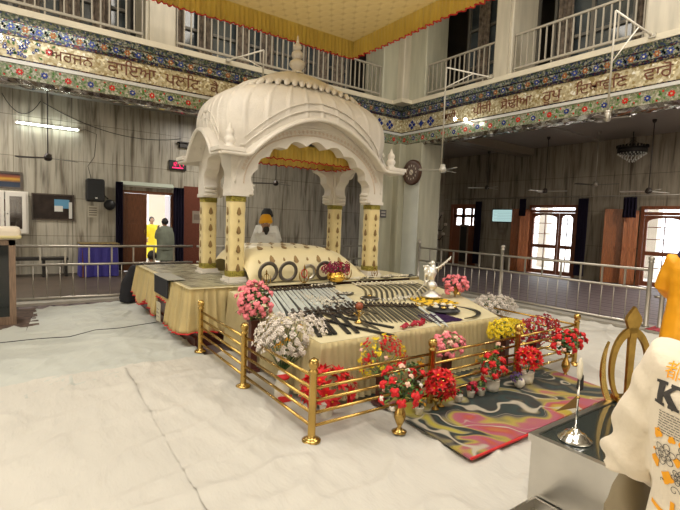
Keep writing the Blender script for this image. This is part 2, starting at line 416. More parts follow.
ML = Matrix(((1,0,0,0), (0,0,-1,YL), (0,1,0,0), (0,0,0,1)))        # u=X, v=Z, w=-Y
MR = Matrix(((0,0,-1,XR), (-1,0,0,0), (0,1,0,0), (0,0,0,1)))       # u=-Y, v=Z, w=-X
frieze('trim_4', ML, -6, XR+.5, [('ਅਰਜਨ', .82, 4.06, .24, 11, 1.0), ('ਕਾਇਆ', 1.76, 4.04, .29, 11, 1.05), ('ਪਲਿਟ', 2.65, 4.03, .29, 11, 1.05), ('ਕੈ', 3.27, 4.03, .27, 11, 1.0), ('ਮੂਰਿਤ', 6.6, 4.04, .26, 11, 1.0), ('❖ ❖', 7.75, 4.02, .26, 6, 1)], .01, .104)
frieze('trim_5', MR, -YL, 6, [('ਚਲੀ', -7.45, 4.04, .25, 11, 1), ('ਪੀੜੀ', -6.52, 4.05, .27, 11, 1.05), ('ਸੋਢੀਆ', -5.69, 4.04, .27, 11, 1.05), ('ਰੂਪੁ', -4.92, 4.04, .27, 11, 1.15), ('ਿਦਖਾਵਿਣ', -4.04, 4.035, .26, 11, 1.05), ('ਵਾਰੋ', -3.16, 4.05, .27, 11, 1.1), ('ਵਾਰੀ', -2.2, 4.05, .27, 11, 1.1), ('❖ ✦ ❖', -8.35, 4.02, .26, 6, 1)], .065, .12)
# blue and silver flowers imitate window glints on mirror; leaves and red flower are mosaic
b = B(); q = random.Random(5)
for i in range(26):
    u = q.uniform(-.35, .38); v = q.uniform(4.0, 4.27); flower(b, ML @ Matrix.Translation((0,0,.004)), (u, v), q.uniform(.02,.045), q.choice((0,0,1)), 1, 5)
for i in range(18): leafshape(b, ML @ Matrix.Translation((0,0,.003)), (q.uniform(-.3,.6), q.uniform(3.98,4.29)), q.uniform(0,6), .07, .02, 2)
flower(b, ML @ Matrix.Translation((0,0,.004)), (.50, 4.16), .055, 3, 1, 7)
struct(b.build('trim_11', [BLUEM, m_mirror('silver glint chips', [(.8,.8,.8),(.6,.65,.7),(.9,.9,.85)], 40, .9, .12, 1), GREENM, REDM]))
# crumpled mirror-strip soffit under the friezes
def crumple(p0, p1, out):
    b = B(); n = 160
    p0, p1, out = Vector(p0), Vector(p1), Vector(out)
    def f(u, v):
        p = p0.lerp(p1, u) + out*(v*.55)
        z = 3.65 - .06*math.sin(PI*min(1, v*3)) + .03*noise.noise(p*9)
        return V3(p.x, p.y, z)
    b.grid(f, n, 8, smooth=False)
    b.box(tuple(min(a, c) for a, c in zip(p0, p1+out*.5)), tuple(max(a, c) for a, c in zip(p0, p1+out*.5+V3(0,0,.002))))
    return b
struct(crumple((-6, YL-.01, 3.655), (XR, YL-.01, 3.655), (0, 1, 0)).build('trim_6', SOFFIT))
struct(crumple((XR-.01, -6, 3.655), (XR-.01, YL, 3.655), (1, 0, 0)).build('trim_7', SOFFIT))
# ledge
b = B(); b.box((-6, YL-.08, 4.62), (XR+.5, 11.3, 4.72)); b.box((XR-.08, -6, 4.62), (10.6, YL-.08, 4.72))
b.box((XR-.42, YL-.42, 4.62), (XR, YL, 4.72)); struct(b.build('trim_8', LEDGE))

# ------------------------------------------------------------------ pillars
def pillar_l(name, z0, z1, m):
    b = B()
    b.box((XR, 8.28, z0), (XR+.75, YL+.75, z1), 0, bev=.02)
    b.box((7.64, YL, z0), (XR+.01, YL+.75, z1), 0, bev=.02)
    b.box((XR-.22, YL-.22, z0), (XR+.3, YL+.3, z1), 1, bev=.03)
    return struct(b.build(name, m))
pillar_l('pillar', 0, 3.64, [PILLARG, PILLARG])
pillar_l('pillar', 4.72, 8, [PILLARG, PILLAR])
b = B(); b.box((XR-.03, 8.3, 0), (XR+.0, 8.83, 2.75), 0); struct(b.build('trim_9', PILLARW))
for y0, y1 in ((5.86, 6.29), (2.5, 3.42), (-.5, .2)):
    b = B(); b.box((XR+.0, y0, 4.72), (XR+.85, y1, 8), 0, bev=.02); b.box((XR-.05, y0+.06, 4.72), (XR, y1-.06, 8), 0); struct(b.build('pillar', PILLAR))
for x0, x1 in ((1.98, 2.52), (-2.6, -2.0)):
    b = B(); b.box((x0, YL+.0, 4.72), (x1, YL+.85, 8), 0, bev=.02); b.box((x0+.06, YL-.05, 4.72), (x1-.04, YL, 8), 0); struct(b.build('pillar', PILLAR))

# gallery windows and curtains behind the railings
def gallery(name, label, M, u0, u1, curtains):
    t = thing(name, label, 'window')
    b = B(); b.box((u0, 4.72, -1.62), (u1, 7.9, -1.6), 0, M); b.build('pane', WINGLASS, t)
    b = B(); n = max(2, round((u1-u0)/.95))
    for i in range(n+1):
        u = u0+(u1-u0)*i/n; b.box((u-.035, 4.72, -1.6), (u+.035, 7.9, -1.53), 0, M)
    for v in (5.75, 6.7): b.box((u0, v-.03, -1.6), (u1, v+.03, -1.54), 0, M)
    b.build('frame', mat('painted grey frame', (.17, .16, .14), .5), t)
    for c in curtains:
        b = B()
        def f(a, v, c=c): return M @ V3(c+a*.34, 4.75+v*2.9, -1.45+.035*math.sin(a*22))
        b.grid(f, 24, 4); b.build('curtain', CURTP, t)
    return t
gallery('gallery_window', 'dark gallery glazing with patterned net curtains behind left-end railing, upper left', ML, -2.0, 1.98, [-1.5, -.5, .1, .75, 1.3])
gallery('gallery_window', 'dark gallery glazing behind the long railing partly covered by the yellow canopy', ML, 2.52, 7.64, [2.75, 3.4, 4.3, 4.95, 5.9, 6.6, 7.1])
gallery('gallery_window', 'dark gallery glazing right of the corner pillar, mullions showing over the railing', MR, -8.28, -6.29, [-7.9, -6.9])
gallery('gallery_window', 'bluish gallery glazing with diamond curtain behind the railing with the pipe bracket', MR, -5.86, -3.42, [-5.75, -4.2, -3.85])

# upper railings
def gal_rail(label, M, u0, u1, foot=()):
    t = thing('gallery_railing', label, 'railing', group=None)
    b = B(); b.box((u0, 5.50, -.10), (u1, 5.54, -.06), 0, M); b.build('top_rail', RAILP, t)
    b = B(); b.box((u0, 4.83, -.10), (u1, 4.87, -.06), 0, M); b.build('bottom_rail', RAILP, t)
    n = round((u1-u0)/.135); 
    for i in range(n+1):
        u = u0+.02+(u1-u0-.04)*i/n; z0 = 4.72 if i % 6 == 0 or i == n else 4.87
        bb = B(); bb.box((u-.012, z0, -.092), (u+.012, 5.5, -.068), 0, M); bb.build('baluster', RAILP, t)
    return t
gal_rail('cream metal gallery railing at the upper left corner, left of the first upper pillar', ML, -1.2, 1.96)
gal_rail('cream metal gallery railing below the yellow canopy fringe, behind the marble finial', ML, 2.54, 7.62)
gal_rail('cream metal gallery railing between the corner pillar and the next pillar to its right', MR, -8.26, -6.31)
gal_rail('cream metal gallery railing at upper right with a white pipe bracket in front', MR, -5.84, -3.44)

PIPEM = mat('off white pipe', (.44,.41,.34), .45)
# pipe brackets that carry hall fans
def bracket(label, top, foot, zb, brace_from, fan_z=None):
    t = thing('fan_bracket', label, 'bracket', top)
    T = Vector(top)
    b = B(); b.tube([(0,0,0), (0,0,zb-T.z)], .016, 8); b.build('drop_pipe', PIPEM, t)
    b = B(); b.tube([(0,0,0), Vector(foot)-T], .016, 8); b.build('arm', WHITEP, t)
    b = B(); b.tube([Vector((0,0,brace_from)), (Vector(foot)-T)*.62], .011, 8); b.build('brace', WHITEP, t)
    b = B(); b.cbox(Vector(foot)-T, (.07, .10, .06)); b.build('wall_clamp', PIPEM, t)
    return t
bracket('white triangular pipe bracket in front of the upper right gallery railing', (7.62, 3.54, 5.0), (8.28, 3.25, 4.70), 3.45, -.78)
bracket('white pipe bracket hanging left of the second right-hand upper pillar', (7.62, 6.94, 4.97), (8.28, 6.30, 4.76), 2.85, -.42)
bracket('grey pipe bracket on the left frieze just above the marble dome', (4.02, 8.42, 4.87), (3.5, 8.98, 4.70), 3.9, -.35)

# ------------------------------------------------------------------ fans
def make_fan(label, loc, rod, bm_, rm, rot, group=None, hub=.075, r=.62):
    t = thing('ceiling_fan', label, 'fan', loc, rot, group)
    b = B(); b.tube([(0,0,.06), (0,0,rod)], .012, 8); b.build('rod', rm, t)
    b = B(); b.lathe([(.02,.10),(.05,.08),(hub,.03),(hub*1.1,0),(hub*.8,-.045),(.02,-.06)]); b.build('motor', rm, t)
    b = B(); b.lathe([(.015,rod-.09),(.045,rod-.05),(.055,rod)]); b.build('canopy_cup', rm, t)
    for i in range(3):
        b = B(); M = Matrix.Rotation(i*2*PI/3, 4, 'Z') @ Matrix.Rotation(.2, 4, 'X')
        b.prism([(.07,-.03,0),(.2,-.05,0),(r,-.06,0),(r+.02,0,0),(r,.055,0),(.2,.045,0),(.07,.03,0)], (0,0,.006), 0, M)
        b.build('blade', bm_, t)
    return t
FANW = mat('white fan enamel', (.70, .68, .62), .3)
FANB = mat('dark brown fan enamel', (.035, .025, .02), .4)
make_fan('dark brown ceiling fan on a long rod under the lit tube, left aisle', (.58, 11.3, 2.66), 1.74, FANB, FANB, .5)
make_fan('white ceiling fan on a bright rod beside the wall clock', (7.62, 6.9, 2.78), .12, FANW, FANW, .2, r=.5)
make_fan('small grey fan under the frieze, hung from the upper right pipe bracket', (7.62, 3.54, 3.36), .12, STEELM, STEELM, .9, r=.30, hub=.05)
make_fan('white-bladed ceiling fan, rightmost of those in the right aisle', (13.0, 4.9, 2.62), 1.78, FANW, FANB, -.35)
make_fan('chrome-hub ceiling fan hanging below and left of the crystal chandelier', (13.6, 6.5, 2.9), 1.5, FANB, STEELM, .55)
make_fan('dark-rod ceiling fan over the glazed door beside the lit screen', (13.4, 7.9, 2.74), 1.66, FANW, FANB, .8)
make_fan('small far ceiling fan above the lit screen, nearest the cross beam', (13.2, 9.9, 2.9), 1.24, FANW, FANB, 0.1)
make_fan('dark ceiling fan seen through the marble arch against the left wall', (5.9, 11.4, 2.55), 1.85, FANB, FANB, .4)

# crystal chandelier
t = thing('chandelier', 'round crystal chandelier with dark crown rim on the right wall side', 'chandelier', (14.2, 5.85, 3.80))
t.scale = (.86, .86, .95)
b = B(); b.lathe([(.41,.0),(.43,.0),(.43,.16),(.41,.16),(.41,.0)], n=28)
for i in range(26):
    a = 2*PI*i/26; b.cbox((.43*math.cos(a), .43*math.sin(a), .19), (.05,.05,.07))
b.build('crown_rim', IRON, t)
b = B(); b.tube([(0,0,.1), (0,0,.65)], .015); 
for i in range(4): a = i*PI/2; b.tube([(.42*math.cos(a), .42*math.sin(a), .12), (0,0,.4)], .006, 5)
b.build('hanging_rod', IRON, t)
b = B()
for k_ in range(6):
    rr = .40-.065*k_; n = max(5, int(rr*60))
    for i in range(n):
        a = 2*PI*i/n+k_; b.ell((rr*math.cos(a), rr*math.sin(a), -.02-.045*k_), (.017,.017,.028), 0, 5, 4)
tag(b.build('crystals', mat('crystal glass', (.9, .9, .85), .12, metal=.3), t), kind='stuff')

# ------------------------------------------------------------------ left wall furniture
def rail_tube_lamp(label, x, z, on):
    t = thing('tube_light', label, 'lamp', (x, WY-.01, z))
    b = B(); b.box((-.66,-.05,-.03),(.66,0,.03), bev=.008); b.build('batten', WHITEP, t)
    b = B(); b.tube([(-.63,-.075,-.005),(.63,-.075,-.005)], .016, 10); b.build('tube', TUBEON if on else WHITEP, t)
    for s_ in (-1,1):
        b = B(); b.box((s_*.65-.02,-.09,-.03),(s_*.65+.02,-.04,.025)); b.build('end_cap', WHITEP, t)
    return t
rail_tube_lamp('lit tube light glowing on the streaked marble left wall', .70, 3.62, True)
t = thing('tube_light', 'unlit reflector tube light over the dark wooden door', 'lamp', (3.0, WY-.01, 2.36), 0)
b = B(); b.prism([(-.68,0,.08),(-.68,-.13,-.02),(-.68,-.12,-.035),(-.68,0,-.05)], (1.36,0,0)); b.build('reflector', mat('pale green enamel', (.55,.60,.50), .35), t)
b = B(); b.tube([(-.6,-.09,-.05),(.6,-.09,-.05)], .014, 8); b.build('tube', WHITEP, t)

# hanging cables
def cable(label, pts, r=.008, m=BLACK):
    b = B(); b.tube(pts, r, 6); return tag(b.build('cable', m), label, 'cable')
def sag(a, c, d, n=10): 
    a, c = Vector(a), Vector(c); return [a.lerp(c, i/n)-V3(0,0,d*4*(i/n)*(1-i/n)) for i in range(n+1)]
cable('black cable drooping from the frieze above the lit tube', sag((-.2, WY-.004, 4.25), (.55, WY-.004, 4.2), .38))
cable('thin black cable crossing the left wall below the frieze', sag((.6, WY-.007, 4.18), (3.9, WY-.007, 3.75), .32, 16))
cable('thin cable running from the lit tube toward the wall speaker', [(1.36,WY-.005,3.62),(1.5,WY-.005,3.66),(1.75,WY-.005,3.58),(1.7,WY-.005,3.0),(1.55,WY-.005,2.75),(1.62,WY-.005,2.45)], .006)

# white glazed cupboard, frames, speaker, led clock
t = thing('wall_cupboard', 'white wooden wall cupboard with glazed doors and red-spined books', 'cupboard', (-.35, WY-.3, 1.0))
b = B(); b.box((-.7,0,0),(.62,.02,1.0)) ; b.box((-.7,.0,0),(-.66,.3,1)); b.box((.58,0,0),(.62,.3,1)); b.box((-.7,0,0),(.62,.3,.04)); b.box((-.7,0,.96),(.62,.3,1.0)); b.box((-.7,.28,0),(.62,.3,1))
b.bm.free(); b = B(); b.box((-.7,.02,0),(-.66,.3,1)); b.box((.58,.02,0),(.62,.3,1)); b.box((-.66,.02,0),(.58,.3,.04)); b.box((-.66,.02,.96),(.58,.3,1.0)); b.box((-.66,.27,.04),(.58,.3,.96)); b.box((-.66,.05,.5),(.58,.27,.52))
b.build('cabinet_body', WHITEP, t)
for x0 in (-.66, -.24, .18):
    d = B(); d.box((x0,-.02,.02),(x0+.08,.02,.98)); d.box((x0+.32,-.02,.02),(x0+.40,.02,.98)); d.box((x0+.08,-.02,.02),(x0+.32,.02,.12)); d.box((x0+.08,-.02,.88),(x0+.32,.02,.98))
    dd = d.build('door', WHITEP, t)
    g = B(); g.box((x0+.08,0,.12),(x0+.32,.005,.88)); g.build('pane', mat('cupboard glass', (.5,.4,.35), .06, trans=.95, spec=.3), dd)
    h = B(); h.ell((x0+.04, -.035, .47), .014); h.build('knob', IRON, dd)
for sh in (.04, .52):
    for i in range(9):
        hgt = .22+.1*rnd.random(); x = -.6+.125*i
        bb = B(); bb.box((x,.08,sh),(x+.07+.03*rnd.random(),.24,sh+hgt))
        o = bb.build('book', [mat('book red', (.20,.03,.015), .6), mat('book brown', (.16,.09,.04), .6)][i%2], None, (-.35, WY-.3, 1.0))
        tag(o, 'dark reddish book standing behind the glass of the white wall cupboard', 'book', 'books in the white wall cupboard')
def framed(label, x0, x1, z0, z1, cat, name, frame_m, inner, y=WY, th=.04, fr=.05):
    t = thing(name, label, cat, ((x0+x1)/2, y-.005, z0)); w = (x1-x0)/2; h = z1-z0
    b = B(); b.box((-w,-th,0),(w,0,fr)); b.box((-w,-th,h-fr),(w,0,h)); b.box((-w,-th,fr),(-w+fr,0,h-fr)); b.box((w-fr,-th,fr),(w,0,h-fr)); b.build('frame', frame_m, t)
    b = B(); b.box((-w+fr,-th*.5,fr),(w-fr,-.002,h-fr)); b.build('picture', inner, t)
    return t
def m_sunset():
    m = bpy.data.materials.new('sunset picture'); N, L = nt(m); b = N['Principled BSDF']
    tc = N.new('ShaderNodeTexCoord'); s_ = N.new('ShaderNodeSeparateXYZ'); L.new(tc.outputs['Generated'], s_.inputs[0])
    r = ramp(N, [(0, (.03,.05,.09)), (.35, (.02,.03,.06)), (.5, (.35,.16,.03)), (.62, (.55,.32,.04)), (.75, (.30,.08,.02)), (1, (.06,.03,.05))]); L.new(s_.outputs[2], r.inputs[0]); L.new(r.outputs[0], b.inputs['Base Color']); return m
framed('framed sunset picture above the white wall cupboard', -.75, .17, 2.05, 2.46, 'picture', 'framed_picture', mat('grey frame', (.10,.08,.065), .4), m_sunset())
t = framed('large dark framed photograph on the left wall right of the white cupboard', .34, 1.24, 1.34, 1.99, 'picture', 'framed_picture', mat('dark brown frame', (.06,.035,.02), .3), mat('dark print', (.028,.018,.014), .35, var=.6, vscale=5, spec=.2), fr=.03)
b = B(); b.box((.02,-.024,.30),(.34,-.021,.52)); b.build('blue_area', mat('blue patch', (.10,.33,.55), .3), t)  # blue and white patches laid on the dark picture surface
b = B(); b.box((.02,-.026,.22),(.20,-.021,.36)); b.box((.33,-.026,.05),(.40,-.021,.46)); b.build('white_area', mat('white patch', (.75,.75,.70), .3), t)
t = thing('loudspeaker', 'black wall loudspeaker on a bracket left of the wooden door', 'speaker', (1.68, WY-.30, 1.84))
b = B(); b.box((-.21,-.1,0),(.21,.17,.58), bev=.05); b.build('cabinet', BLACK, t)
b = B(); b.box((-.18,-.112,.04),(.18,-.1,.54)); b.build('grille', mat('grille', (.02,.02,.02), .8, bump=.5, bscale=200), t)
b = B(); b.box((-.015,-.118,.08),(.035,-.112,.11)); b.build('badge', SILVER, t)
b = B(); b.tube([(0,.15,.3),(0,.3,.3)], .025); b.tube([(.2,.15,.2),(.33,.29,.1)], .02); b.build('bracket', IRON, t)
t = thing('wall_fan', 'small black wall fan right below the loudspeaker', 'fan', (2.02, WY-.2, 1.78))
b = B(); M_ = Matrix.Translation((0,-.02,.0)) @ Matrix.Rotation(PI/2,4,'X'); b.lathe([(.02,-.05),(.11,-.04),(.14,0),(.11,.04),(.02,.06)], M=M_, n=16); b.build('cage', BLACK, t)
b = B(); b.tube([(0,.02,0),(0,.2,-.05)], .02); b.build('arm', BLACK, t)
t = thing('notice', 'small pale notice sheet under the loudspeaker', 'paper', (1.66, WY-.002, 1.44)); b = B(); b.box((-.12,-.004,0),(.12,.004,.3)); b.build('sheet', mat('notice paper',(.50,.46,.36),.7), t)
b = B(); 
for i in range(4): b.box((-.09,-.007,.05+i*.06),(.09,-.005,.075+i*.06))
b.build('printing', mat('notice ink',(.15,.12,.09),.7), t)
t = thing('led_sign', 'small black box sign with red glowing digits right of the door', 'sign', (3.79, WY-.09, 2.86))
b = B(); b.box((-.24,0,0),(.24,.08,.26), bev=.01); b.build('case', BLACK, t)
b = B()
for i, ch in enumerate('12:24'):
    x = -.15+.065*i
    if ch == ':': b.box((x+.01,-.006,.13),(x+.02,0,.14)); b.box((x+.01,-.006,.16),(x+.02,0,.17)); continue
    seg = {'1': 'bc', '2': 'abged', '4': 'fgbc'}[ch]
    for s_ in seg:
        q = {'a':((0,.2),(.04,.21)),'b':((.035,.155),(.045,.2)),'c':((.035,.11),(.045,.155)),'d':((0,.1),(.04,.11)),'e':((-.005,.11),(.005,.155)),'f':((-.005,.155),(.005,.2)),'g':((0,.15),(.04,.16))}[s_]
        b.box((x+q[0][0],-.006,q[0][1]),(x+q[1][0],0,q[1][1]))
b.box((-.16,-.006,.04),(.14,0,.065)); b.build('digits', LED, t)
t = thing('wall_fixture', 'dark wall fixture just above the red digit sign', 'fixture', (4.03, WY-.12, 3.5)); b = B(); b.box((-.2,0,0),(.2,.12,.13)); b.build('housing', IRON, t); b = B(); b.box((-.24,-.06,.12),(.24,.12,.15)); b.build('hood', IRON, t)
struct(B().box((3.98, WY-.03, 0), (4.75, WY-.001, 2.42)).build('trim_10', GRANITE))
t = thing('notice_plate', 'pale grey plate on the red granite beside the door', 'sign', (4.36, WY-.028, 1.36)); b = B(); b.box((-.13,-.012,0),(.13,0,.36)); b.build('plate', mat('plate grey',(.33,.27,.21),.5), t); b = B(); b.box((-.09,-.016,.1),(.09,-.012,.26)); b.build('inset', mat('plate dark',(.22,.17,.13),.5), t)

# left doorway
d = struct(thing('door_1', None, None, (2.33, WY, 0)))
b = B(); b.box((0,-.04,0),(.07,.25,2.2)); b.box((1.32,-.04,0),(1.39,.25,2.2)); b.box((0.07,-.04,2.13),(1.32,.25,2.2)); b.build('door_frame', WOODD, d)
b = B(); b.box((.07,-.06,.02),(.64,-.015,2.12)); 
for z in (.2, .8, 1.4): b.box((.14,-.075,z),(.57,-.06,z+.5))
lf = b.build('door_leaf', WOODD, d); b = B(); b.tube([(.58,-.09,1.0),(.58,-.09,1.15)], .01); b.build('handle', BRASSD, lf)
b = B(); b.box((1.28,.0,.02),(1.325,.55,2.12)); b.build('door_leaf', WOODD, d)
def curtain(label, loc, w, h, rz=0, m=NAVY, amp=.035, folds=4, pinch=None):
    b = B()
    def f(u, v):
        ww = w*(1 if not pinch else 1-pinch*math.sin(PI*min(1, v*1.2)))
        return V3((u-.5)*ww, amp*math.sin(u*folds*2*PI)+.01*math.sin(v*9), v*h)
    b.grid(f, folds*10, 8)
    for v in b.bm.verts[:]: pass
    r = bmesh.ops.solidify(b.bm, geom=b.bm.faces[:], thickness=.008)
    o = b.build('door_curtain', m, None, loc, rz); return tag(o, label, 'curtain')
curtain('narrow navy curtain hanging left of the dark wooden door', (2.26, WY-.16, .05), .18, 2.35)
curtain('dark navy curtain gathered between the open doorway and the granite panel', (3.80, WY-.17, .05), .30, 2.3)

# blue draped table and low bench by the left wall
t = thing('draped_table', 'table draped in royal blue cloth against the left wall', 'table', (1.68, 12.6, 0))
b = B()
def f(u, v):
    a = u*2*PI; n_ = .03*math.sin(a*14)*(1-v)
    sx, sy = (.42+n_), (.3+n_)
    c_, s_ = math.cos(a), math.sin(a); q = (abs(c_)**6+abs(s_)**6)**(-1/6)
    return V3(sx*c_*q, sy*s_*q, .02+v*.80)
b.grid(f, 120, 4, closed=True); b.build('cloth_skirt', BLUECL, t)
b = B(); b.box((-.43,-.31,.80),(.43,.31,.83), bev=.01); b.build('table_top', mat('gold brown runner',(.20,.14,.05),.6,var=.5,vscale=30), t)
for x in (-.36,.36):
    for y in (-.24,.24):
        b = B(); b.box((x-.02,y-.02,0),(x+.02,y+.02,.80)); b.build('leg', WOODD, t)
t = thing('bench', 'low dark bench beside the blue draped table', 'bench', (.6, 12.9, 0))
b = B(); b.box((-.75,-.2,.40),(.45,.2,.46)); b.build('seat', IRON, t)
for x in (-.7,-.05,.4):
    b = B(); b.box((x-.03,-.18,0),(x+.03,.18,.40)); b.build('leg', IRON, t)

# ------------------------------------------------------------------ right wall doors
def glazed_leaf(parent, y0, y1, z0, z1, arch=True, name='door_leaf'):
    """leaf in the wall plane (x = local 0), frame + glass bars"""
    b = B(); s_ = .075; zt = z1-.04; zm = .98
    b.box((.0,y0,z0),(.05,y0+s_,z1)); b.box((.0,y1-s_,z0),(.05,y1,z1))
    for za, zb in ((z0, z0+.14), (zm-.06, zm+.06), (zt-.03, z1)): b.box((0,y0+s_,za),(.05,y1-s_,zb))
    yc = (y0+y1)/2; w = (y1-y0)/2-s_
    # arched head
    top = []; n = 12
    for i in range(n+1):
        a = PI*i/n; top.append((0, yc-w*math.cos(a), zt-.16+.13*math.sin(a)))
    b.strip(top, [(0,p[1],zt-.02) for p in top], (.05,0,0))
    lf = b.build(name, WOODM, parent)
    b = B(); b.box((.015,yc-.014,z0+.14),(.035,yc+.014,zt))
    for z in (z0+.14+(zm-.2-z0)/2+.02, zm+.06+(zt-zm)*.33, zm+.06+(zt-zm)*.66): b.box((.015,y0+s_,z-.012),(.035,y1-s_,z+.012))
    b.build('glazing_bars', WOODM, lf)
    b = B(); b.box((.022,y0+s_,z0+.14),(.028,y1-s_,zt)); b.build('pane', PANE, lf)
    return lf
def m_pane():
    m = bpy.data.materials.new('clear pane'); N, L = nt(m); N.remove(N['Principled BSDF'])
    o = N['Material Output']; t_ = N.new('ShaderNodeBsdfTransparent'); g = N.new('ShaderNodeBsdfGlossy'); g.inputs['Roughness'].default_value = .05
    mx = N.new('ShaderNodeMixShader'); mx.inputs[0].default_value = .06; L.new(t_.outputs[0], mx.inputs[1]); L.new(g.outputs[0], mx.inputs[2]); L.new(mx.outputs[0], o.inputs[0]); return m
PANE = m_pane()
def doorset(n, y0, y1, z1, leaves):
    d = bpy.data.objects.new('door_%d' % n, None); C.objects.link(d); d.location = (WX, 0, 0); struct(d)
    b = B(); b.box((-.05,y0,0),(.2,y0+.09,z1)); b.box((-.05,y1-.09,0),(.2,y1,z1)); b.box((-.05,y0+.09,z1-.09),(.2,y1-.09,z1)); b.box((-.03,y0+.09,z1-.26),(.1,y1-.09,z1-.17))
    b.build('door_frame', WOODM, d)
    for a, c in leaves: glazed_leaf(d, a, c, .02, z1-.27)
    return d
doorset(2, 7.62, 9.35, 2.4, [(7.72, 8.25), (8.27, 9.26)])
doorset(3, 4.55, 5.78, 2.35, [(4.66, 5.68)])
# far small-paned door
d = bpy.data.objects.new('door_4', None); C.objects.link(d); d.location = (WX, 0, 0); struct(d)
b = B(); b.box((-.04,11.6,0),(.15,11.7,2.45)); b.box((-.04,12.85,0),(.15,12.95,2.45)); b.box((-.04,11.7,2.3),(.15,12.85,2.45)); b.build('door_frame', WOODM, d)
b = B(); b.box((0,11.7,0),(.05,12.85,1.55))
for z0, z1 in ((1.55,1.6),(1.92,2.04),(2.27,2.3)): b.box((0,11.7,z0),(.05,12.85,z1))
for y in (11.7,11.86,12.25,12.31,12.68,12.74): b.box((0,y,1.6),(.05,y+.09,2.27))
lf = b.build('door_leaf', WOODM, d); b = B(); b.box((.022,11.7,1.6),(.028,12.85,2.27)); b.build('pane', PANE, lf)
# open panelled shutters
def shutter(label, hinge, ang, w, h, m=WOODR, nleaf=1):
    t = thing('door_shutter', label, 'shutter', hinge, ang)
    b = B(); s_ = .08
    b.box((0,-.02,0),(w,.02,.12)); b.box((0,-.02,h-.1),(w,.02,h)); b.box((0,-.02,h*.45),(w,.02,h*.45+.1)); b.box((0,-.02,0),(s_,.02,h)); b.box((w-s_,-.02,0),(w,.02,h)); b.box((w/2-.03,-.02,0),(w/2+.03,.02,h))
    b.build('frame', m, t)
    for x0, x1 in ((s_, w/2-.03), (w/2+.03, w-s_)):
        for z0, z1 in ((.12, h*.45), (h*.45+.1, h-.1)):
            b = B(); b.box((x0,-.008,z0),(x1,.008,z1)); b.box((x0+.04,-.018,z0+.05),(x1-.04,.018,z1-.05)); b.build('panel', m, t)
    b = B(); b.tube([(w-.05,-.05,1.0),(w-.05,-.05,1.12)], .01); b.tube([(w-.05,-.02,1.0),(w-.05,-.05,1.0)], .008); b.build('handle', BRASSD, t)
    return t
shutter('open reddish wooden door shutter between the lit screen and the glazed door', (14.93, 9.38, .02), PI/2+.30, .56, 2.24)
shutter('narrow open shutter folded against the left jamb of the double glazed door', (14.93, 9.30, .02), PI/2+.95, .36, 2.2)
shutter('open reddish wooden shutter left of the rightmost glazed door, wider leaf', (14.93, 6.10, .02), PI/2+.30, .62, 2.24)
shutter('narrow wooden shutter leaf next to the frame of the rightmost glazed door', (14.93, 5.82, .02), PI/2+.62, .38, 2.2)
curtain('dark navy curtain hanging between the far small-paned door and the lit screen', (14.86, 11.48, .1), .30, 2.45, PI/2)
curtain('dark navy curtain tied at the right jamb of the double glazed door', (14.86, 7.42, .1), .32, 2.5, PI/2)
curtain('short end of navy curtain over the shutter left of the double glazed door', (14.60, 9.40, 2.0), .26, .6, PI/2)
curtain('dark navy curtain bunched above the shutter of the rightmost door', (14.6, 5.95, 2.0), .36, .6, PI/2)
t = thing('curtain_rod', 'thin curtain rod running along the right wall over the doors', 'rod', (14.84, 0, 2.66)); b = B(); b.tube([(0,3.5,0),(0,13.2,0)], .012); b.build('rod', STEELM, t)
for y in (3.6, 6.6, 10.2, 13.1):
    b = B(); b.tube([(0,y,0),(.15,y,0)], .014); b.build('rod_bracket', STEELM, t)
t = thing('wall_screen', 'flat lit screen with pale teal picture on the right wall', 'screen', (14.93, 10.44, 1.76))
b = B(); b.box((0,-.45,0),(.06,.45,.5), bev=.01); b.build('bezel', BLACK, t)
b = B(); b.box((-.004,-.42,.03),(0,.42,.47)); b.build('display', SCREEN, t)
b = B()
for i in range(6): b.box((-.007,-.38,.08+.06*i),(-.004,.35 if i % 2 else .2,.095+.06*i))
b.build('text_lines', SCREENL, t)
t = thing('switch_board', 'small pale switch plate below the lit screen', 'switch', (14.99, 10.45, 1.3)); b = B(); b.box((-.02,-.12,0),(0,.12,.26)); b.build('plate', mat('switch plate',(.24,.20,.16),.5), t)
b = B(); 
for i in range(3): b.box((-.028,-.08+.06*i,.08),(-.02,-.04+.06*i,.16))
b.build('switches', mat('switch keys',(.3,.27,.22),.4), t)
t = thing('easel_board', 'dark easel-like board leaning in front of the far small-paned door', 'board', (14.5, 11.85, 0), .0)
b = B(); b.box((0,-.2,0),(.04,.2,1.62)); b.build('frame', WOODG, t); b = B(); b.box((-.01,-.15,.15),(0,.15,1.55)); b.build('board', IRON, t)
# candelabra stand with small lights
t = thing('candelabra', 'tall dark candelabra stand with small lights beyond the corner pillar', 'lamp', (12.6, 11.6, 0))
b = B(); b.lathe([(.22,0),(.2,.03),(.03,.06),(.022,1.0),(.03,1.1),(.02,2.3),(.035,2.35),(.01,2.5)]); b.build('stem', IRON, t)
for i, (z, r_) in enumerate(((1.95,.28),(1.55,.36),(1.2,.3))):
    for j in range(4):
        a = j*PI/2+i*.5; bb = B(); bb.tube([(0,0,z-.15),(r_*.6*math.cos(a),r_*.6*math.sin(a),z-.18),(r_*math.cos(a),r_*math.sin(a),z)], .012, 6); ar = bb.build('arm', IRON, t)
        bb = B(); bb.lathe([(.03,0),(.055,.03),(.05,.09),(.02,.1)], (r_*math.cos(a), r_*math.sin(a), z)); bb.build('lamp_cup', mat('frosted cup',(.5,.42,.35),.3), ar)

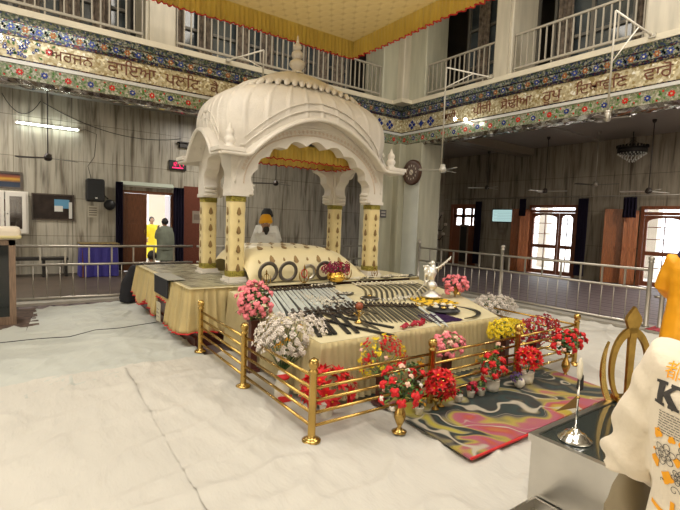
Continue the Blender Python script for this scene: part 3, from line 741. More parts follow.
# outside the doors
struct(B().box((WX+.25, -8, -.3), (26, 30, -.02)).box((-10, WY+.25, -.3), (WX+.25, 24, -.02)).build('ground_outside', mat('sunlit paving', (.62, .58, .52), .8)))
b = B()
for y in (3.2, 5.25, 6.6, 8.55, 10.6, 12.6): b.box((18, y-.18, 0), (18.36, y+.18, 3.4))
b.box((18, -2, 3.0), (18.4, 16, 3.4)); struct(b.build('veranda_columns', mat('veranda white', (.72, .66, .58), .7)))
b = B(); b.box((.5, 16.5, 0), (1.0, 17, 3.2)); b.box((3.7, 16.4, 0), (4.25, 16.9, 3.2)); struct(b.build('courtyard_columns', mat('courtyard pink', (.80, .68, .62), .7)))

# ------------------------------------------------------------------ wall clock on the pillar
t = thing('wall_clock', 'round brown wall clock on the pale corner pillar', 'clock', (XR-.035, 8.5, 2.89))
MC = Matrix.Rotation(-PI/2, 4, 'Y')
b = B(); b.lathe([(.30,0),(.32,.02),(.32,.07),(.28,.09),(.22,.075)], M=MC, n=32); b.build('case', mat('dark clock wood', (.07,.028,.014), .35), t)
b = B(); b.lathe([(.22,.055),(.22,.078)], M=MC, n=32); b.build('dial', mat('dark dial',(.10,.055,.035),.4), t)
b = B()
for i in range(12):
    a = i*PI/6; b.cbox((-.083, .17*math.sin(a), .17*math.cos(a)), (.006,.018,.05), 0, None)
b.ell((-.085,0,0), (.004,.07,.07), 0, 12, 6)
b.build('hour_marks', mat('dial cream',(.62,.55,.45),.5), t)
for a, l in ((.9,.1),(-2.2,.15)):
    b = B(); b.tube([(-.092,0,0),(-.092,l*math.sin(a),l*math.cos(a))], .006, 5); b.build('hand', BLACK, t)
t = thing('switch_plate', 'small dark plate low on the left edge of the corner pillar', 'switch', (7.82, YL-.012, 1.72)); b = B(); b.box((-.1,-.02,0),(.1,.011,.2)); b.build('plate', mat('dark plate',(.10,.09,.10),.4), t)
b = B(); b.box((-.07,-.025,.04),(.07,-.02,.08)); b.box((-.07,-.025,.12),(.07,-.02,.16)); b.build('keys', mat('plate lines',(.35,.33,.3),.4), t)
#PART2
# ================================================================== floor cloths
SHEET = mat('white floor sheet', (.555, .53, .475), .75, bump=1.0, bscale=7, var=.05, vscale=1.2, stretch=(1.2,.45,1))
SHEETC = mat('cool white floor sheet', (.49, .505, .465), .75, bump=.7, bscale=5, var=.06, vscale=1.5)
def wr(p, s1=1.0):
    q = Vector((p[0]*.9+p[1]*.5, p[1]*1.6-p[0]*.8, 0))
    r_ = abs(noise.noise(q*1.15)); r3 = abs(noise.noise(q*3.1+V3(5,2,0)))
    fold = (1-min(1, r_*9))*.010 + (1-min(1, r3*7))*.004
    return s1*(2.6*fold + .006*noise.noise(q*.7) + .009*noise.noise(V3(p[0]*7+p[1]*2, p[1]*2.2-p[0], 3)))
def sheet(name, label, poly_f, nu, nv, z, m, ridge=None):
    b = B()
    def f(u, v):
        x, y = poly_f(u, v); h = z+max(0, wr((x, y))+.004)
        if ridge:
            for (a, c, w_, hh) in ridge:
                A_, C_ = V3(*a, 0), V3(*c, 0); P_ = V3(x, y, 0); d_ = C_-A_; t_ = max(0, min(1, (P_-A_).dot(d_)/d_.dot(d_)))
                dist = (P_-A_-d_*t_).length + .03*noise.noise(P_*3); h += hh*math.exp(-(dist/w_)**2)
        return V3(x, y, h)
    b.grid(f, nu, nv)
    return tag(b.build(name, m), label, 'cloth')
def bil(p00, p10, p11, p01):
    return lambda u, v: tuple((p00[i]*(1-u)+p10[i]*u)*(1-v)+(p01[i]*(1-u)+p11[i]*u)*v for i in (0, 1))
sheet('floor_sheet', 'large creased white sheet covering the hall floor in the foreground', bil((.66,-3),(8.1,-3),(8.1,5.0),(.90,5.0)), 240, 240, .012, SHEET, [((.80,1.2),(.76,3.1),.035,.034),((.76,3.1),(.90,4.9),.03,.016),((1.45,1.8),(.9,4.4),.05,.008)])
sheet('floor_sheet', 'creased white sheet along the left edge of the floor, overlapping at a long fold', bil((-5,-3),(.78,-3),(.99,5.02),(-5,4.5)), 140, 180, .006, SHEET, [((.3,2.2),(.55,4.2),.04,.008)])
sheet('floor_sheet', 'cooler white sheet in front of the left steel railing, reaching under the platform', bil((-.15,4.45),(1.75,5.0),(1.75,8.85),(.25,8.6)), 90, 120, .004, SHEETC, [((1.1,5.0),(1.0,8.5),.05,.008)])
sheet('floor_sheet', 'whitish sheet on the left past the black cord, below the display case', bil((-5,4.25),(-.1,4.40),(.12,7.35),(-5,7.2)), 70, 60, .003, SHEETC)
sheet('floor_sheet', 'pale sheet on the right between the brass rail and the steel railing', bil((5.5,4.9),(8.08,4.9),(8.08,8.8),(5.5,8.8)), 60, 80, .005, SHEETC)
b = B(); b.box((-.6, 7.3, .002), (.26, 8.7, .012)); tag(b.build('rug', mat('dark brown rug', (.10,.065,.05), .9, var=.5, vscale=12)), 'small dark brown rug under the foot of the display case at left', 'rug')
b = B(); b.box((8.13, 2.25, .060), (8.60, 2.95, .068)); tag(b.build('rug', mat('red patterned rug', (.30,.03,.04), .9, var=.8, vscale=14)), 'red patterned mat just behind the golden emblem near the railing end', 'rug')
cable('thin black cord lying across the white sheets toward the platform', [(-.9,6.5,.05),(-.16,6.43,.05),(.23,6.42,.055),(.53,6.36,.055),(.84,6.59,.055),(1.13,6.56,.055),(1.69,6.74,.05)], .005)

# psychedelic mat
def m_mat():
    m = bpy.data.materials.new('marbled mat'); N, L = nt(m); b = N['Principled BSDF']; b.inputs['Roughness'].default_value = .55
    tc = N.new('ShaderNodeTexCoord')
    def noi(scale, off, det=2, src=None):
        mp = N.new('ShaderNodeMapping'); mp.inputs['Location'].default_value = off; L.new(src or tc.outputs['Object'], mp.inputs[0])
        n = N.new('ShaderNodeTexNoise'); n.inputs['Scale'].default_value = scale; n.inputs['Detail'].default_value = det; L.new(mp.outputs[0], n.inputs[0]); return n
    w1 = noi(1.4, (3.1,0,0)); ad = N.new('ShaderNodeVectorMath'); ad.operation = 'MULTIPLY_ADD'; ad.inputs[1].default_value = (1.6,1.6,0)
    L.new(w1.outputs['Color'], ad.inputs[0]); L.new(tc.outputs['Object'], ad.inputs[2])
    n1 = noi(1.25, (1.7,4.2,0), 2, ad.outputs[0]); n2 = noi(1.6, (8.3,1.2,0), 1, ad.outputs[0])
    K_ = (.025,.024,.022); G_ = (.11,.10,.08)
    r1 = ramp(N, [(0,(.32,.20,.015)), (.33,(.38,.29,.03)), (.385,(.38,.07,.05)), (.42,(.33,.08,.13)), (.45,(.34,.10,.12)), (.47,(.36,.29,.05)), (.495,G_), (.51,K_), (.555,(.02,.045,.045)), (.57,K_), (.59,(.22,.20,.12)), (.63,(.38,.33,.05)), (.67,(.38,.33,.05)), (.71,(.32,.07,.12)), (1,(.3,.22,.03))])
    L.new(n1.outputs['Fac'], r1.inputs[0])
    r2 = ramp(N, [(0,(0,0,0)), (.485,(0,0,0)), (.495,(1,1,1)), (.507,(1,1,1)), (.517,(0,0,0)), (.60,(0,0,0)), (.605,(.7,.7,.7)), (.615,(0,0,0)), (1,(0,0,0))]); L.new(n2.outputs['Fac'], r2.inputs[0])
    mx = N.new('ShaderNodeMix'); mx.data_type = 'RGBA'; L.new(r2.outputs[0], mx.inputs[0]); L.new(r1.outputs[0], mx.inputs[6]); mx.inputs[7].default_value = (.42,.38,.30,1)
    n3 = noi(160, (0,0,0), 3); mx2 = N.new('ShaderNodeMix'); mx2.data_type = 'RGBA'; mx2.blend_type = 'OVERLAY'; mx2.inputs[0].default_value = .35
    L.new(mx.outputs[2], mx2.inputs[6]); L.new(n3.outputs['Fac'], mx2.inputs[7]); L.new(mx2.outputs[2], b.inputs['Base Color'])
    return m
t = thing('floor_mat', 'colourful marbled mat in yellow, black and pink before the brass railing', 'mat', (0,0,.050))
b = B(); b.prism([(2.44,1.83,0),(4.66,1.86,0),(4.80,2.82,0),(4.74,3.06,0),(2.52,3.10,0)], (0,0,.012)); b.build('mat_surface', m_mat(), t)
b = B(); b.box((2.44,1.818,0),(4.66,1.832,.013)); b.build('red_edging', REDTRIM, t)

# ================================================================== platform
PX0, PX1, PY0, PY1, PZ = 1.66, 5.45, 5.34, 8.15, .72
t = thing('platform', 'maroon platform with cream satin skirt under the marble pavilion', 'platform', (0,0,0))
b = B(); b.box((PX0+.14, PY0+.10, 0), (PX1-.1, PY1-.05, PZ-.02)); b.box((PX0+.10,PY0+.06,0),(PX1-.06,PY1,.10)); b.build('base', MAROON, t)
b = B(); b.box((PX0+.02, PY0+.02, PZ-.02), (PX1, PY1, PZ), bev=.008); b.build('top_cloth', CREAMTOP, t)
def skirt(name, path, z1, z0f, m, parent, pleat=11, amp=.032, flare=.05, hem=True, n_per=70):
    """pleated skirt hung along path (list of xy, outward = right of travel)"""
    pts = [Vector((p[0], p[1], 0)) for p in path]; ls = [0]
    for a, c in zip(pts, pts[1:]): ls.append(ls[-1]+(c-a).length)
    T = ls[-1]; nu = int(T*n_per)
    def at(s_):
        for i in range(len(pts)-1):
            if s_ <= ls[i+1]+1e-9:
                d_ = (pts[i+1]-pts[i]).normalized(); return pts[i]+d_*(s_-ls[i]), V3(d_.y, -d_.x, 0)
    b = B(); sd = rnd.random()*10
    def f(u, v):
        p, nrm = at(u*T); s_ = u*T
        # soften the outward normal near corners
        p2, n2 = at(min(T, s_+.06)); p1, n1 = at(max(0, s_-.06)); nn = (n1+n2).normalized()
        k = noise.noise(V3(s_*3, sd, 0)); z0 = z0f(u) if callable(z0f) else z0f
        pl = (math.sin(s_*2*PI*pleat/1.0+3*k)+.5*math.sin(s_*2*PI*pleat*1.7+5*k))*amp*(.25+.75*v) + flare*v*(1+.5*k)
        return V3(p.x, p.y, z1+(z0-z1)*v + .006*math.sin(s_*9)*v) + nn*(pl+.006)
    V = b.grid(f, nu, 10)
    if hem:
        for i in range(nu):
            for fc in V[i][9].link_faces:
                vs = list(fc.verts)
                if V[i][10] in vs and V[i+1][10] in vs: pass
        # thin red piping along the hem
        b2 = B(); b2.tube([V[i][10].co.copy() for i in range(nu+1)], .009, 5)
    bmesh.ops.solidify(b.bm, geom=b.bm.faces[:], thickness=.004)
    o = b.build(name, m, parent)
    if hem: b2.build('red_piping', REDTRIM, o)
    return o
# travel so that outward is on the right hand: left side goes from back to front? (-X outward => travel -Y)
skirt('skirt', [(PX0, PY1), (PX0, 6.62)], PZ, lambda u: .30-.14*abs(math.sin(u*5)), CREAM, t, 10)
skirt('skirt', [(PX0+.03, 6.66), (PX0+.03, 6.10)], PZ, .44, CREAM, t, 9)
skirt('skirt', [(PX0, 6.14), (PX0, PY0), (2.55, PY0)], PZ+.003, lambda u: .17-.03*math.sin(u*8), CREAM, t, 10)
skirt('skirt', [(PX1, PY0), (PX1, PY1)], PZ, .3, CREAM, t, 10)
skirt('skirt', [(PX1, PY1), (PX0, PY1)], PZ, .3, CREAM, t, 10)
# clear plastic over the left part of the top
b = B()
def f(u, v):
    x = PX0+.06+u*.82; y = PY0+.10+v*2.7
    return V3(x, y, PZ+.006+.014*abs(noise.noise(V3(x*4, y*3, 1)))+.008*abs(noise.noise(V3(x*11, y*9, 4))))
b.grid(f, 50, 110); bmesh.ops.solidify(b.bm, geom=b.bm.faces[:], thickness=-.002)
tag(b.build('plastic_cover', PLASTIC), 'crinkled clear plastic sheet over the left end of the platform top', 'cover')
t2 = thing('black_cloth', 'black cloth sash hanging over the left edge of the platform', 'cloth', (0,0,0))
b = B(); b.box((PX0-.060, 6.05, .50), (PX0-.045, 6.72, .732)); b.box((PX0-.06, 6.05, .732), (PX0+.02, 6.72, .742)); b.build('sash', BLACKCLOTH, t2)
b = B(); b.box((PX0-.06, 6.02, .742), (PX0+.16, 6.75, .752)); b.build('grey_fold', mat('grey fabric fold', (.33,.32,.27), .7, bump=.3, bscale=10), t2)
t2 = thing('paper_notice', 'small cream paper hanging below the short skirt of the platform', 'paper', (PX0-.08, 6.40, .14)); b = B(); b.box((-.006,-.09,0),(.006,.09,.26)); b.build('paper', mat('cream paper', (.55,.50,.36), .7), t2)
b = B(); 
for i in range(3): b.box((-.010,-.06,.06+.05*i),(-.006,.06,.075+.05*i))
b.build('printing', mat('faint ink', (.3,.26,.2), .7), t2)

# front display table (slightly sloping)
def tz(y): return .58+.05*(y-3.08)
TP = [(2.05,3.08),(4.46,3.08),(4.92,3.9),(5.38,5.24),(2.12,5.24)]
t = thing('display_table', 'long cloth-covered table of weapons in front of the marble pavilion', 'table', (0,0,0))
b = B(); b.prism([(x, y, tz(y)-.03) for x, y in TP], (0,0,.03)); b.build('top_cloth', CREAMTOP, t)
b = B(); b.prism([(2.12,3.2,0),(4.40,3.2,0),(4.85,3.95,0),(5.28,5.2,0),(2.2,5.2,0)], (0,0,.5)); b.build('base', MAROON, t)
def skirt2(path, z0):
    pts = [Vector((p[0], p[1], 0)) for p in path]; ls = [0]
    for a, c in zip(pts, pts[1:]): ls.append(ls[-1]+(c-a).length)
    T = ls[-1]; nu = int(T*90)
    def at(s_):
        for i in range(len(pts)-1):
            if s_ <= ls[i+1]+1e-9:
                d_ = (pts[i+1]-pts[i]).normalized(); return pts[i]+d_*(s_-ls[i]), V3(d_.y, -d_.x, 0)
    b = B()
    def f(u, v):
        s_ = u*T; p, _ = at(s_); nn = (at(min(T, s_+.09))[1]+at(max(0, s_-.09))[1]).normalized()
        k = noise.noise(V3(s_*2.5, 7, 0))
        return V3(p.x, p.y, tz(p.y)-.002+(z0-tz(p.y))*v) + nn*(.008+.014*math.sin(s_*2*PI*14+2.5*k)*(.3+.7*v)+.05*v*(1+.6*k))
    b.grid(f, nu, 8); bmesh.ops.solidify(b.bm, geom=b.bm.faces[:], thickness=.004); return b
# (path listed so that outward is right of travel)
skirt2([(2.12,5.24),(2.05,3.08),(4.46,3.08),(4.92,3.9),(5.38,5.24)], .07).build('skirt', mat('cream corduroy skirt', (.78,.66,.37), .6, bump=.2, bscale=12), t)

# ================================================================== marble pavilion
PC = (3.585, 6.32, PZ)
pav = thing('marble_pavilion', 'white carved marble pavilion with bulbous ribbed roof on the platform', 'pavilion', PC)
HX, HY, ZS = 1.175, .53, 1.18       # pillar centre offsets, spring height above platform
PR = .108
def boteh(b, M, h=.085, w=.026, mi=1):
    p = []
    for i in range(10):
        a = 2*PI*i/10; r_ = 1-.35*math.sin(a)*0
        p.append((w*math.sin(a)*(1-.45*math.cos(a)*.9), -.5*h*-math.cos(a), 0))
    b.prism(p, (0,0,.004), mi, M)
    for s_ in (-1, 1):
        b.prism([(s_*w*.5,-h*.45,0),(s_*w*1.3,-h*.2,0),(s_*w*.6,-h*.1,0)], (0,0,.004), mi, M)
for ix, sx in enumerate((-1, 1)):
    for iy, sy in enumerate((-1, 1)):
        x, y = sx*HX, sy*HY
        b = B(); b.box((x-.145,y-.145,0),(x+.145,y+.145,.035), bev=.006); b.box((x-.125,y-.125,.035),(x+.125,y+.125,.075), bev=.006); pl = b.build('pillar_plinth', MARBLE, pav)
        b = B()
        def f(u, v):
            a = u*2*PI; c_, s_ = math.cos(a), math.sin(a); q = (abs(c_)**5+abs(s_)**5)**(-1/5)
            r_ = PR*(1+.03*noise.noise(V3(c_*3, s_*3, v*9+ix*7+iy*3))+.018*math.sin(v*34+3*a))
            return V3(x+r_*q*c_, y+r_*q*s_, .075+v*(ZS-.09))
        V = b.grid(f, 40, 40, closed=True)
        # leaf motifs on three columns of each face
        for k_ in range(4):
            ang = k_*PI/2; nrm = V3(math.cos(ang), math.sin(ang), 0); tg = V3(-nrm.y, nrm.x, 0)
            for j in range(8):
                z = .20+j*.125
                if z > ZS-.14: continue
                o_ = V3(x, y, z)+nrm*(PR*1.035)
                M = Matrix(((tg.x, 0, nrm.x, o_.x), (tg.y, 0, nrm.y, o_.y), (0, 1, 0, o_.z), (0,0,0,1)))
                boteh(b, M, .112 if j % 2 == 0 else .045, .027 if j % 2 == 0 else .010)
        cl = b.build('pillar_cloth', [WRAP, MOTIF], pav)
        for z0, z1 in ((.085, .16), (ZS-.1, ZS-.015)):
            b = B()
            def f(u, v, z0=z0, z1=z1):
                a = u*2*PI; c_, s_ = math.cos(a), math.sin(a); q = (abs(c_)**5+abs(s_)**5)**(-1/5)
                return V3(x+PR*1.05*q*c_, y+PR*1.05*q*s_, z0+v*(z1-z0))
            b.grid(f, 36, 2, closed=True); bmesh.ops.solidify(b.bm, geom=b.bm.faces[:], thickness=.006); b.build('brocade_band', GOLDBAND, cl)
        b = B(); b.box((x-.115,y-.115,ZS-.02),(x+.115,y+.115,1.70), bev=.006); b.box((x-.132,y-.132,ZS-.03),(x+.132,y+.132,ZS+.02), bev=.004); b.build('pillar_capital', MARBLE, pav)
def cusped(half, rise, n=9, steps=10, zc=0):
    """multifoil arch from left spring to right spring; returns (x, z)"""
    pts = []
    for k_ in range(n):
        a0 = PI*(1-k_/n); a1 = PI*(1-(k_+1)/n)
        p0 = V3(half*math.cos(a0), rise*math.sin(a0)**.9, 0); p1 = V3(half*math.cos(a1), rise*math.sin(a1)**.9, 0)
        mid = (p0+p1)/2; nrm = V3(mid.x/half, mid.y/rise, 0).normalized(); L_ = (p1-p0).length
        for j in range(steps):
            t_ = j/steps; p = p0.lerp(p1, t_) + nrm*math.sin(PI*t_)*L_*.26; pts.append((p.x, max(0, p.y)))
    pts.append((half, 0)); return pts
def arch_face(axis, pos, half_in, half_out, rise, top_f, thick, name, m, n=9):
    """arch panel; axis 'y' -> lies in XZ plane at y=pos"""
    low = cusped(half_in, rise, n); b = B(); A_, Bq = [], []
    L_ = len(low)
    for i, (x, z) in enumerate(low):
        t_ = i/(L_-1); xo = -half_out+2*half_out*t_
        zt = top_f(xo)
        z = ZS+.10+z
        a = V3(x, pos, z) if axis == 'y' else V3(pos, x, z)
        c = V3(xo, pos, zt) if axis == 'y' else V3(pos, xo, zt)
        A_.append(a); Bq.append(c)
    d = V3(0, thick, 0) if axis == 'y' else V3(thick, 0, 0)
    b.strip(A_, Bq, d)
    # spring blocks down to the capitals
    for s_ in (-1, 1):
        a0, a1 = s_*half_in, s_*half_out
        if axis == 'y': b.box((min(a0,a1), pos, ZS-.0), (max(a0,a1), pos+thick, ZS+.10)); b.prism([(a0,pos,ZS+.10),(a1,pos,ZS+.10),(a1,pos,top_f(a1))], (0,thick,0))
        else: b.box((pos, min(a0,a1), ZS), (pos+thick, max(a0,a1), ZS+.10)); b.prism([(pos,a0,ZS+.10),(pos,a1,ZS+.10),(pos,a1,top_f(a1))], (thick,0,0))
        # stepped corbel bracket
        for k_ in range(3):
            c0 = s_*(half_in-.02-.0*k_); 
            if axis == 'y': b.ell((s_*(half_in+.005), pos+thick/2, ZS+.12-.055*k_), (.05-.008*k_, thick*.52, .03), 0, 12, 6)
            else: b.ell((pos+thick/2, s_*(half_in+.005), ZS+.12-.055*k_), (thick*.52, .05-.008*k_, .03), 0, 12, 6)
    return b.build(name, m, pav)
EZ = 1.70                              # eave level above platform at corners
def etop(x): return EZ + .60*max(0, math.cos(min(1, abs(x)/1.13)*PI/2))**.85
def etop_s(y): return EZ + .38*max(0, math.cos(min(1, abs(y)/.52)*PI/2))**.85
for s_ in (-1, 1):
    yy = s_*HY-.10+(-.02 if s_ < 0 else .02)
    arch_face('y', yy, .98, 1.29, .64, lambda x: etop(x)+.0, .20, 'arch_panel', MARBLE)
    xx = s_*HX-.10+(-.02 if s_ < 0 else .02)
    arch_face('x', xx, .37, .645, .46, lambda y: etop_s(y), .20, 'arch_panel', MARBLE, 5)
# raised mouldings following the arches (front and back)
for s_ in (-1, 1):
    yf = s_*(HY+.12)
    for off, r_ in ((.10, .010), (.22, .013), (.27, .007)):
        b = B(); b.tube([V3((1.02+off)*math.cos(a), yf, ZS+.14+(.68+off*.8)*math.sin(a)) for a in [PI*i/60 for i in range(61)] if abs((1.02+off)*math.cos(a)) < 1.27], r_, 6); b.build('arch_moulding', MARBLE2 if off < .2 else MARBLE, pav)
# carved spandrel relief (small rosettes on the facade)
b = B()
for i in range(46):
    t_ = .08+.84*i/45; a = PI*(1-t_); x = 1.17*math.cos(a); z = ZS+.14+(.68+.13)*math.sin(a)
    if abs(x) > 1.2: continue
    M = Matrix(((1,0,0,x),(0,0,-1,-HY-.12),(0,1,0,z),(0,0,0,1)))
    for k_ in range(5): b.prism([(.0,.0,0),(.018*math.cos(k_*1.257-.4),.018*math.sin(k_*1.257-.4),0),(.03*math.cos(k_*1.257),.03*math.sin(k_*1.257),0),(.018*math.cos(k_*1.257+.4),.018*math.sin(k_*1.257+.4),0)], (0,0,.006), 0, M)
b.build('carved_rosettes', MARBLE2, pav)
# curved eaves: flat tips, arched middle
def eave(axis, s_, half, tip, fz, depth, base):
    b = B(); n = 60; xs = [-tip+2*tip*i/n for i in range(n+1)]
    I0, O0 = [], []
    for x in xs:
        z = fz(x); dz = -.05
        if axis == 'y': I0.append(V3(x, s_*base, z)); O0.append(V3(x, s_*(base+depth), z+dz))
        else: I0.append(V3(s_*base, x, z)); O0.append(V3(s_*(base+depth), x, z+dz))
    b.strip(I0, O0, (0,0,.045), smooth=False)
    # rolled lip along the outer edge
    b.tube([p+V3(0,0,.02) for p in O0], .028, 8)
    return b.build('curved_eave', MARBLE, pav)
for s_ in (-1, 1):
    eave('y', s_, 1.3, 1.52, etop, .26, HY+.08)
    eave('x', s_, .6, .88, etop_s, .26, HX+.08)
# roof dome
AX, AY = 1.42, .79
prof = [(1.66,.90),(1.80,.945),(2.0,.985),(2.2,1.0),(2.38,.985),(2.52,.945),(2.64,.87),(2.74,.76),(2.82,.63)]
def pf(v):
    t_ = v*(len(prof)-1); i = min(int(t_), len(prof)-2); f_ = t_-i
    def cr(k_):
        p = [prof[max(0, min(len(prof)-1, i+d_))][k_] for d_ in (-1, 0, 1, 2)]
        return .5*((2*p[1])+(-p[0]+p[2])*f_+(2*p[0]-5*p[1]+4*p[2]-p[3])*f_*f_+(-p[0]+3*p[1]-3*p[2]+p[3])*f_**3)
    return cr(0), cr(1)
def dome_pt(a, v, off=0):
    z, r_ = pf(v); c_, s_ = math.cos(a), math.sin(a); e = 4.2
    q = (abs(c_)**e+abs(s_)**e)**(-1/e)
    # bangla curve: the roof dips towards the corners
    dip = -.10*(abs(q*c_)**2)*(v**1.5)-.03*(abs(q*s_)**2)*v**1.5
    nx, ny = c_*q*AX*r_, s_*q*AY*r_
    n_ = V3(c_/AX, s_/AY, 0).normalized()
    return V3(nx, ny, z+dip)+n_*off
b = B()
def ribfreq(a): return a
NR = 34
def f(u, v):
    a = u*2*PI; k_ = (u*NR) % 1.0; bump_ = math.exp(-((k_-.5)/.075)**2)*.020*min(1, v*6)
    return dome_pt(a, v, bump_)
V = b.grid(f, NR*12, 44, closed=True); b.face([V[i][-1] for i in range(len(V))], 0)
cut = []
for fc in b.bm.faces:
    c_ = fc.calc_center_median()
    if abs(c_.x)/AX < abs(c_.y)/AY or abs(c_.y) > HY+.08:
        if abs(c_.x) < 1.2 and c_.z < etop(c_.x)-.03: cut.append(fc)
    elif abs(c_.y) < .56 and c_.z < etop_s(c_.y)-.03: cut.append(fc)
bmesh.ops.delete(b.bm, geom=cut, context='FACES')
b.build('ribbed_dome', MARBLE, pav)
# raised carved band above the front and side eaves on the dome
def band_on_face(s_, w, zf, h0, h1, name):
    b = B(); A_, Bq = [], []
    n = 50
    for i in range(n+1):
        x = -w+2*w*i/n
        def P(z):
            # y of the dome at this x and z
            best = None
            lo = 0; 
            for k_ in range(29):
                zz, r_ = pf(k_/28)
                if zz >= z: break
            u_ = abs(x)/(AX*r_); y = AY*r_*max(0.05, 1-u_**4.2)**(1/4.2)
            return V3(x, s_*(y+.012), z)
        A_.append(P(zf(x)+h0)); Bq.append(P(zf(x)+h1))
    b.strip(A_, Bq, (0, s_*.018, 0), smooth=True); return b.build(name, MARBLE, pav)
for s_ in (-1, 1):
    band_on_face(s_, 1.18, lambda x: etop(x)*1.0, .10, .13, 'dome_band'); band_on_face(s_, 1.14, lambda x: etop(x), .21, .225, 'dome_band')
for s_ in (-1, 1):
    for h0, h1 in ((.10, .14), (.22, .24)):
        b = B(); A_, Bq = [], []
        for i in range(31):
            y = -.5+1.0*i/30; A_.append(V3(s_*(AX*.985), y, etop_s(y)+h0)); Bq.append(V3(s_*(AX*.99), y, etop_s(y)+h1))
        b.strip(A_, Bq, (s_*.022,0,0)); b.build('dome_band', MARBLE, pav)
# leaf-fringed crown of the roof
CXA, CYA = .92, .50
def crown(u, v):
    a = u*2*PI; c_, s_ = math.cos(a), math.sin(a); e = 4; q = (abs(c_)**e+abs(s_)**e)**(-1/e)
    r_ = (1-v)
    x, y = c_*q*CXA*r_, s_*q*CYA*r_
    z = 2.83+.30*(1-r_**1.5) - .10*(x/CXA)**2*1.0 + .012*math.cos(a*24)*r_
    return V3(x, y, z)
b = B(); V = b.grid(crown, 96, 12, closed=True); b.face([V[i][-1] for i in range(len(V))]); b.face([V[i][0] for i in range(len(V))][::-1]); b.build('crown_cap', MARBLE, pav)
b = B(); NL = 54
for i in range(NL):
    p = crown(i/NL, 0); p2 = crown((i+1)/NL, 0); t_ = (p2-p).normalized(); o_ = V3(t_.y, -t_.x, 0)
    M = Matrix((( t_.x, o_.x, 0), (t_.y, o_.y, 0), (0, 0, 1))).to_4x4() @ Matrix.Rotation(-.75, 4, 'X') @ Matrix.Rotation(.5, 4, 'Z')
    b.ell((p+p2)/2+o_*.05-V3(0,0,.02), (.046, .105, .034), 0, 8, 6, M)
b.build('leaf_border', MARBLE, pav)
b = B(); b.lathe([(0.120,0.000),(0.110,0.022),(0.064,0.044),(0.078,0.073),(0.115,0.110),(0.124,0.146),(0.110,0.182),(0.064,0.212),(0.046,0.226),(0.078,0.248),(0.092,0.277),(0.087,0.314),(0.055,0.343),(0.037,0.358),(0.060,0.380),(0.064,0.409),(0.051,0.438),(0.028,0.467),(0.017,0.511),(0.011,0.555),(0.002,0.584)], (0,0,3.11), 24); b.build('finial', MARBLE, pav)
for sx in (-1, 1):
    for sy in (-1, 1):
        x, y = sx*1.36, sy*.74
        b = B(); b.lathe([(.075,0),(.075,.03),(.05,.045),(.07,.08),(.075,.11),(.06,.14),(.045,.15),(.06,.18),(.055,.22),(.03,.25),(.015,.29),(.002,.32)], (x, y, EZ+.04), 16); b.build('corner_finial', MARBLE, pav)
        b = B(); b.box((x-.16 if sx>0 else x-.20, y-.16, EZ-.01),(x+.20 if sx>0 else x+.16, y+.16, EZ+.045), bev=.006); b.build('corner_slab', MARBLE, pav)
# silk canopy hanging inside the pavilion
def valance(name, label, hx, hy, ztop, drop, c, m, ceil_m, cat, pleat=60, rows=1, amp=.012):
    t = thing(name, label, cat, c)
    b = B(); b.box((-hx,-hy,ztop-.006),(hx,hy,ztop)); b.build('ceiling_cloth', ceil_m, t)
    per = [(-hx,-hy),(hx,-hy),(hx,hy),(-hx,hy),(-hx,-hy)]
    for (x0,y0),(x1,y1) in zip(per, per[1:]):
        d_ = V3(x1-x0, y1-y0, 0); L_ = d_.length; d_.normalize(); o_ = V3(d_.y, -d_.x, 0); b = B(); nu = int(L_*pleat*.9)
        def f(u, v, d_=d_, o_=o_, L_=L_, x0=x0, y0=y0):
            s_ = u*L_; return V3(x0, y0, ztop-drop*v - (.25*drop*0))+d_*s_+o_*(amp*math.sin(s_*2*PI*pleat/6+2*noise.noise(V3(s_*2,x0,y0)))*(.3+v) + .02*math.sin(s_*2.3)*v)+V3(0,0,.012*math.sin(s_*2*PI*pleat/12)*v)
        V = b.grid(f, nu, 6); hemp = [V[i][6].co.copy() for i in range(nu+1)]
        bmesh.ops.solidify(b.bm, geom=b.bm.faces[:], thickness=.004)
        o = b.build('valance', m, t); b = B(); 
        A_ = [p+V3(0,0,.01) for p in hemp]; 
        b.tube([p+V3(0,0,.008*math.sin(i*1.1)) for i, p in enumerate(hemp)], drop*.022+.003, 5); b.build('red_fringe', REDTRIM, o)
    return t
valance('silk_canopy', 'small yellow silk canopy with red fringe hanging inside the marble arch', .98, .36, 1.98, .24, (PC[0], PC[1]+.02, PZ), YELLOW, mat('gold inner ceiling', (.5,.4,.15), .5), 'canopy', 90)

# big hanging canopy overhead
def m_canopy():
    m = bpy.data.materials.new('quilted cream canopy'); N, L = nt(m); b = N['Principled BSDF']
    tc = N.new('ShaderNodeTexCoord'); mp = N.new('ShaderNodeMapping'); mp.inputs['Scale'].default_value = (5.5,3.8,1); mp.inputs['Rotation'].default_value = (0,0,.78); L.new(tc.outputs['Object'], mp.inputs[0])
    v = N.new('ShaderNodeTexVoronoi'); v.inputs['Scale'].default_value = 1.0; v.inputs['Randomness'].default_value = .06; L.new(mp.outputs[0], v.inputs[0])
    r = ramp(N, [(0,(.10,.06,.02)), (.19,(.12,.08,.03)), (.24,(.80,.70,.42)), (.55,(.86,.77,.50)), (.72,(.60,.50,.26))]); L.new(v.outputs['Distance'], r.inputs[0])
    L.new(r.outputs[0], b.inputs['Base Color']); b.inputs['Roughness'].default_value = .4; b.inputs['Metallic'].default_value = .0
    bp = N.new('ShaderNodeBump'); bp.inputs['Strength'].default_value = .5; bp.inputs['Distance'].default_value = .04; bp.invert = True; L.new(v.outputs['Distance'], bp.inputs['Height']); L.new(bp.outputs[0], b.inputs['Normal'])
    translucent(m, .35, (.8,.68,.4)); return m
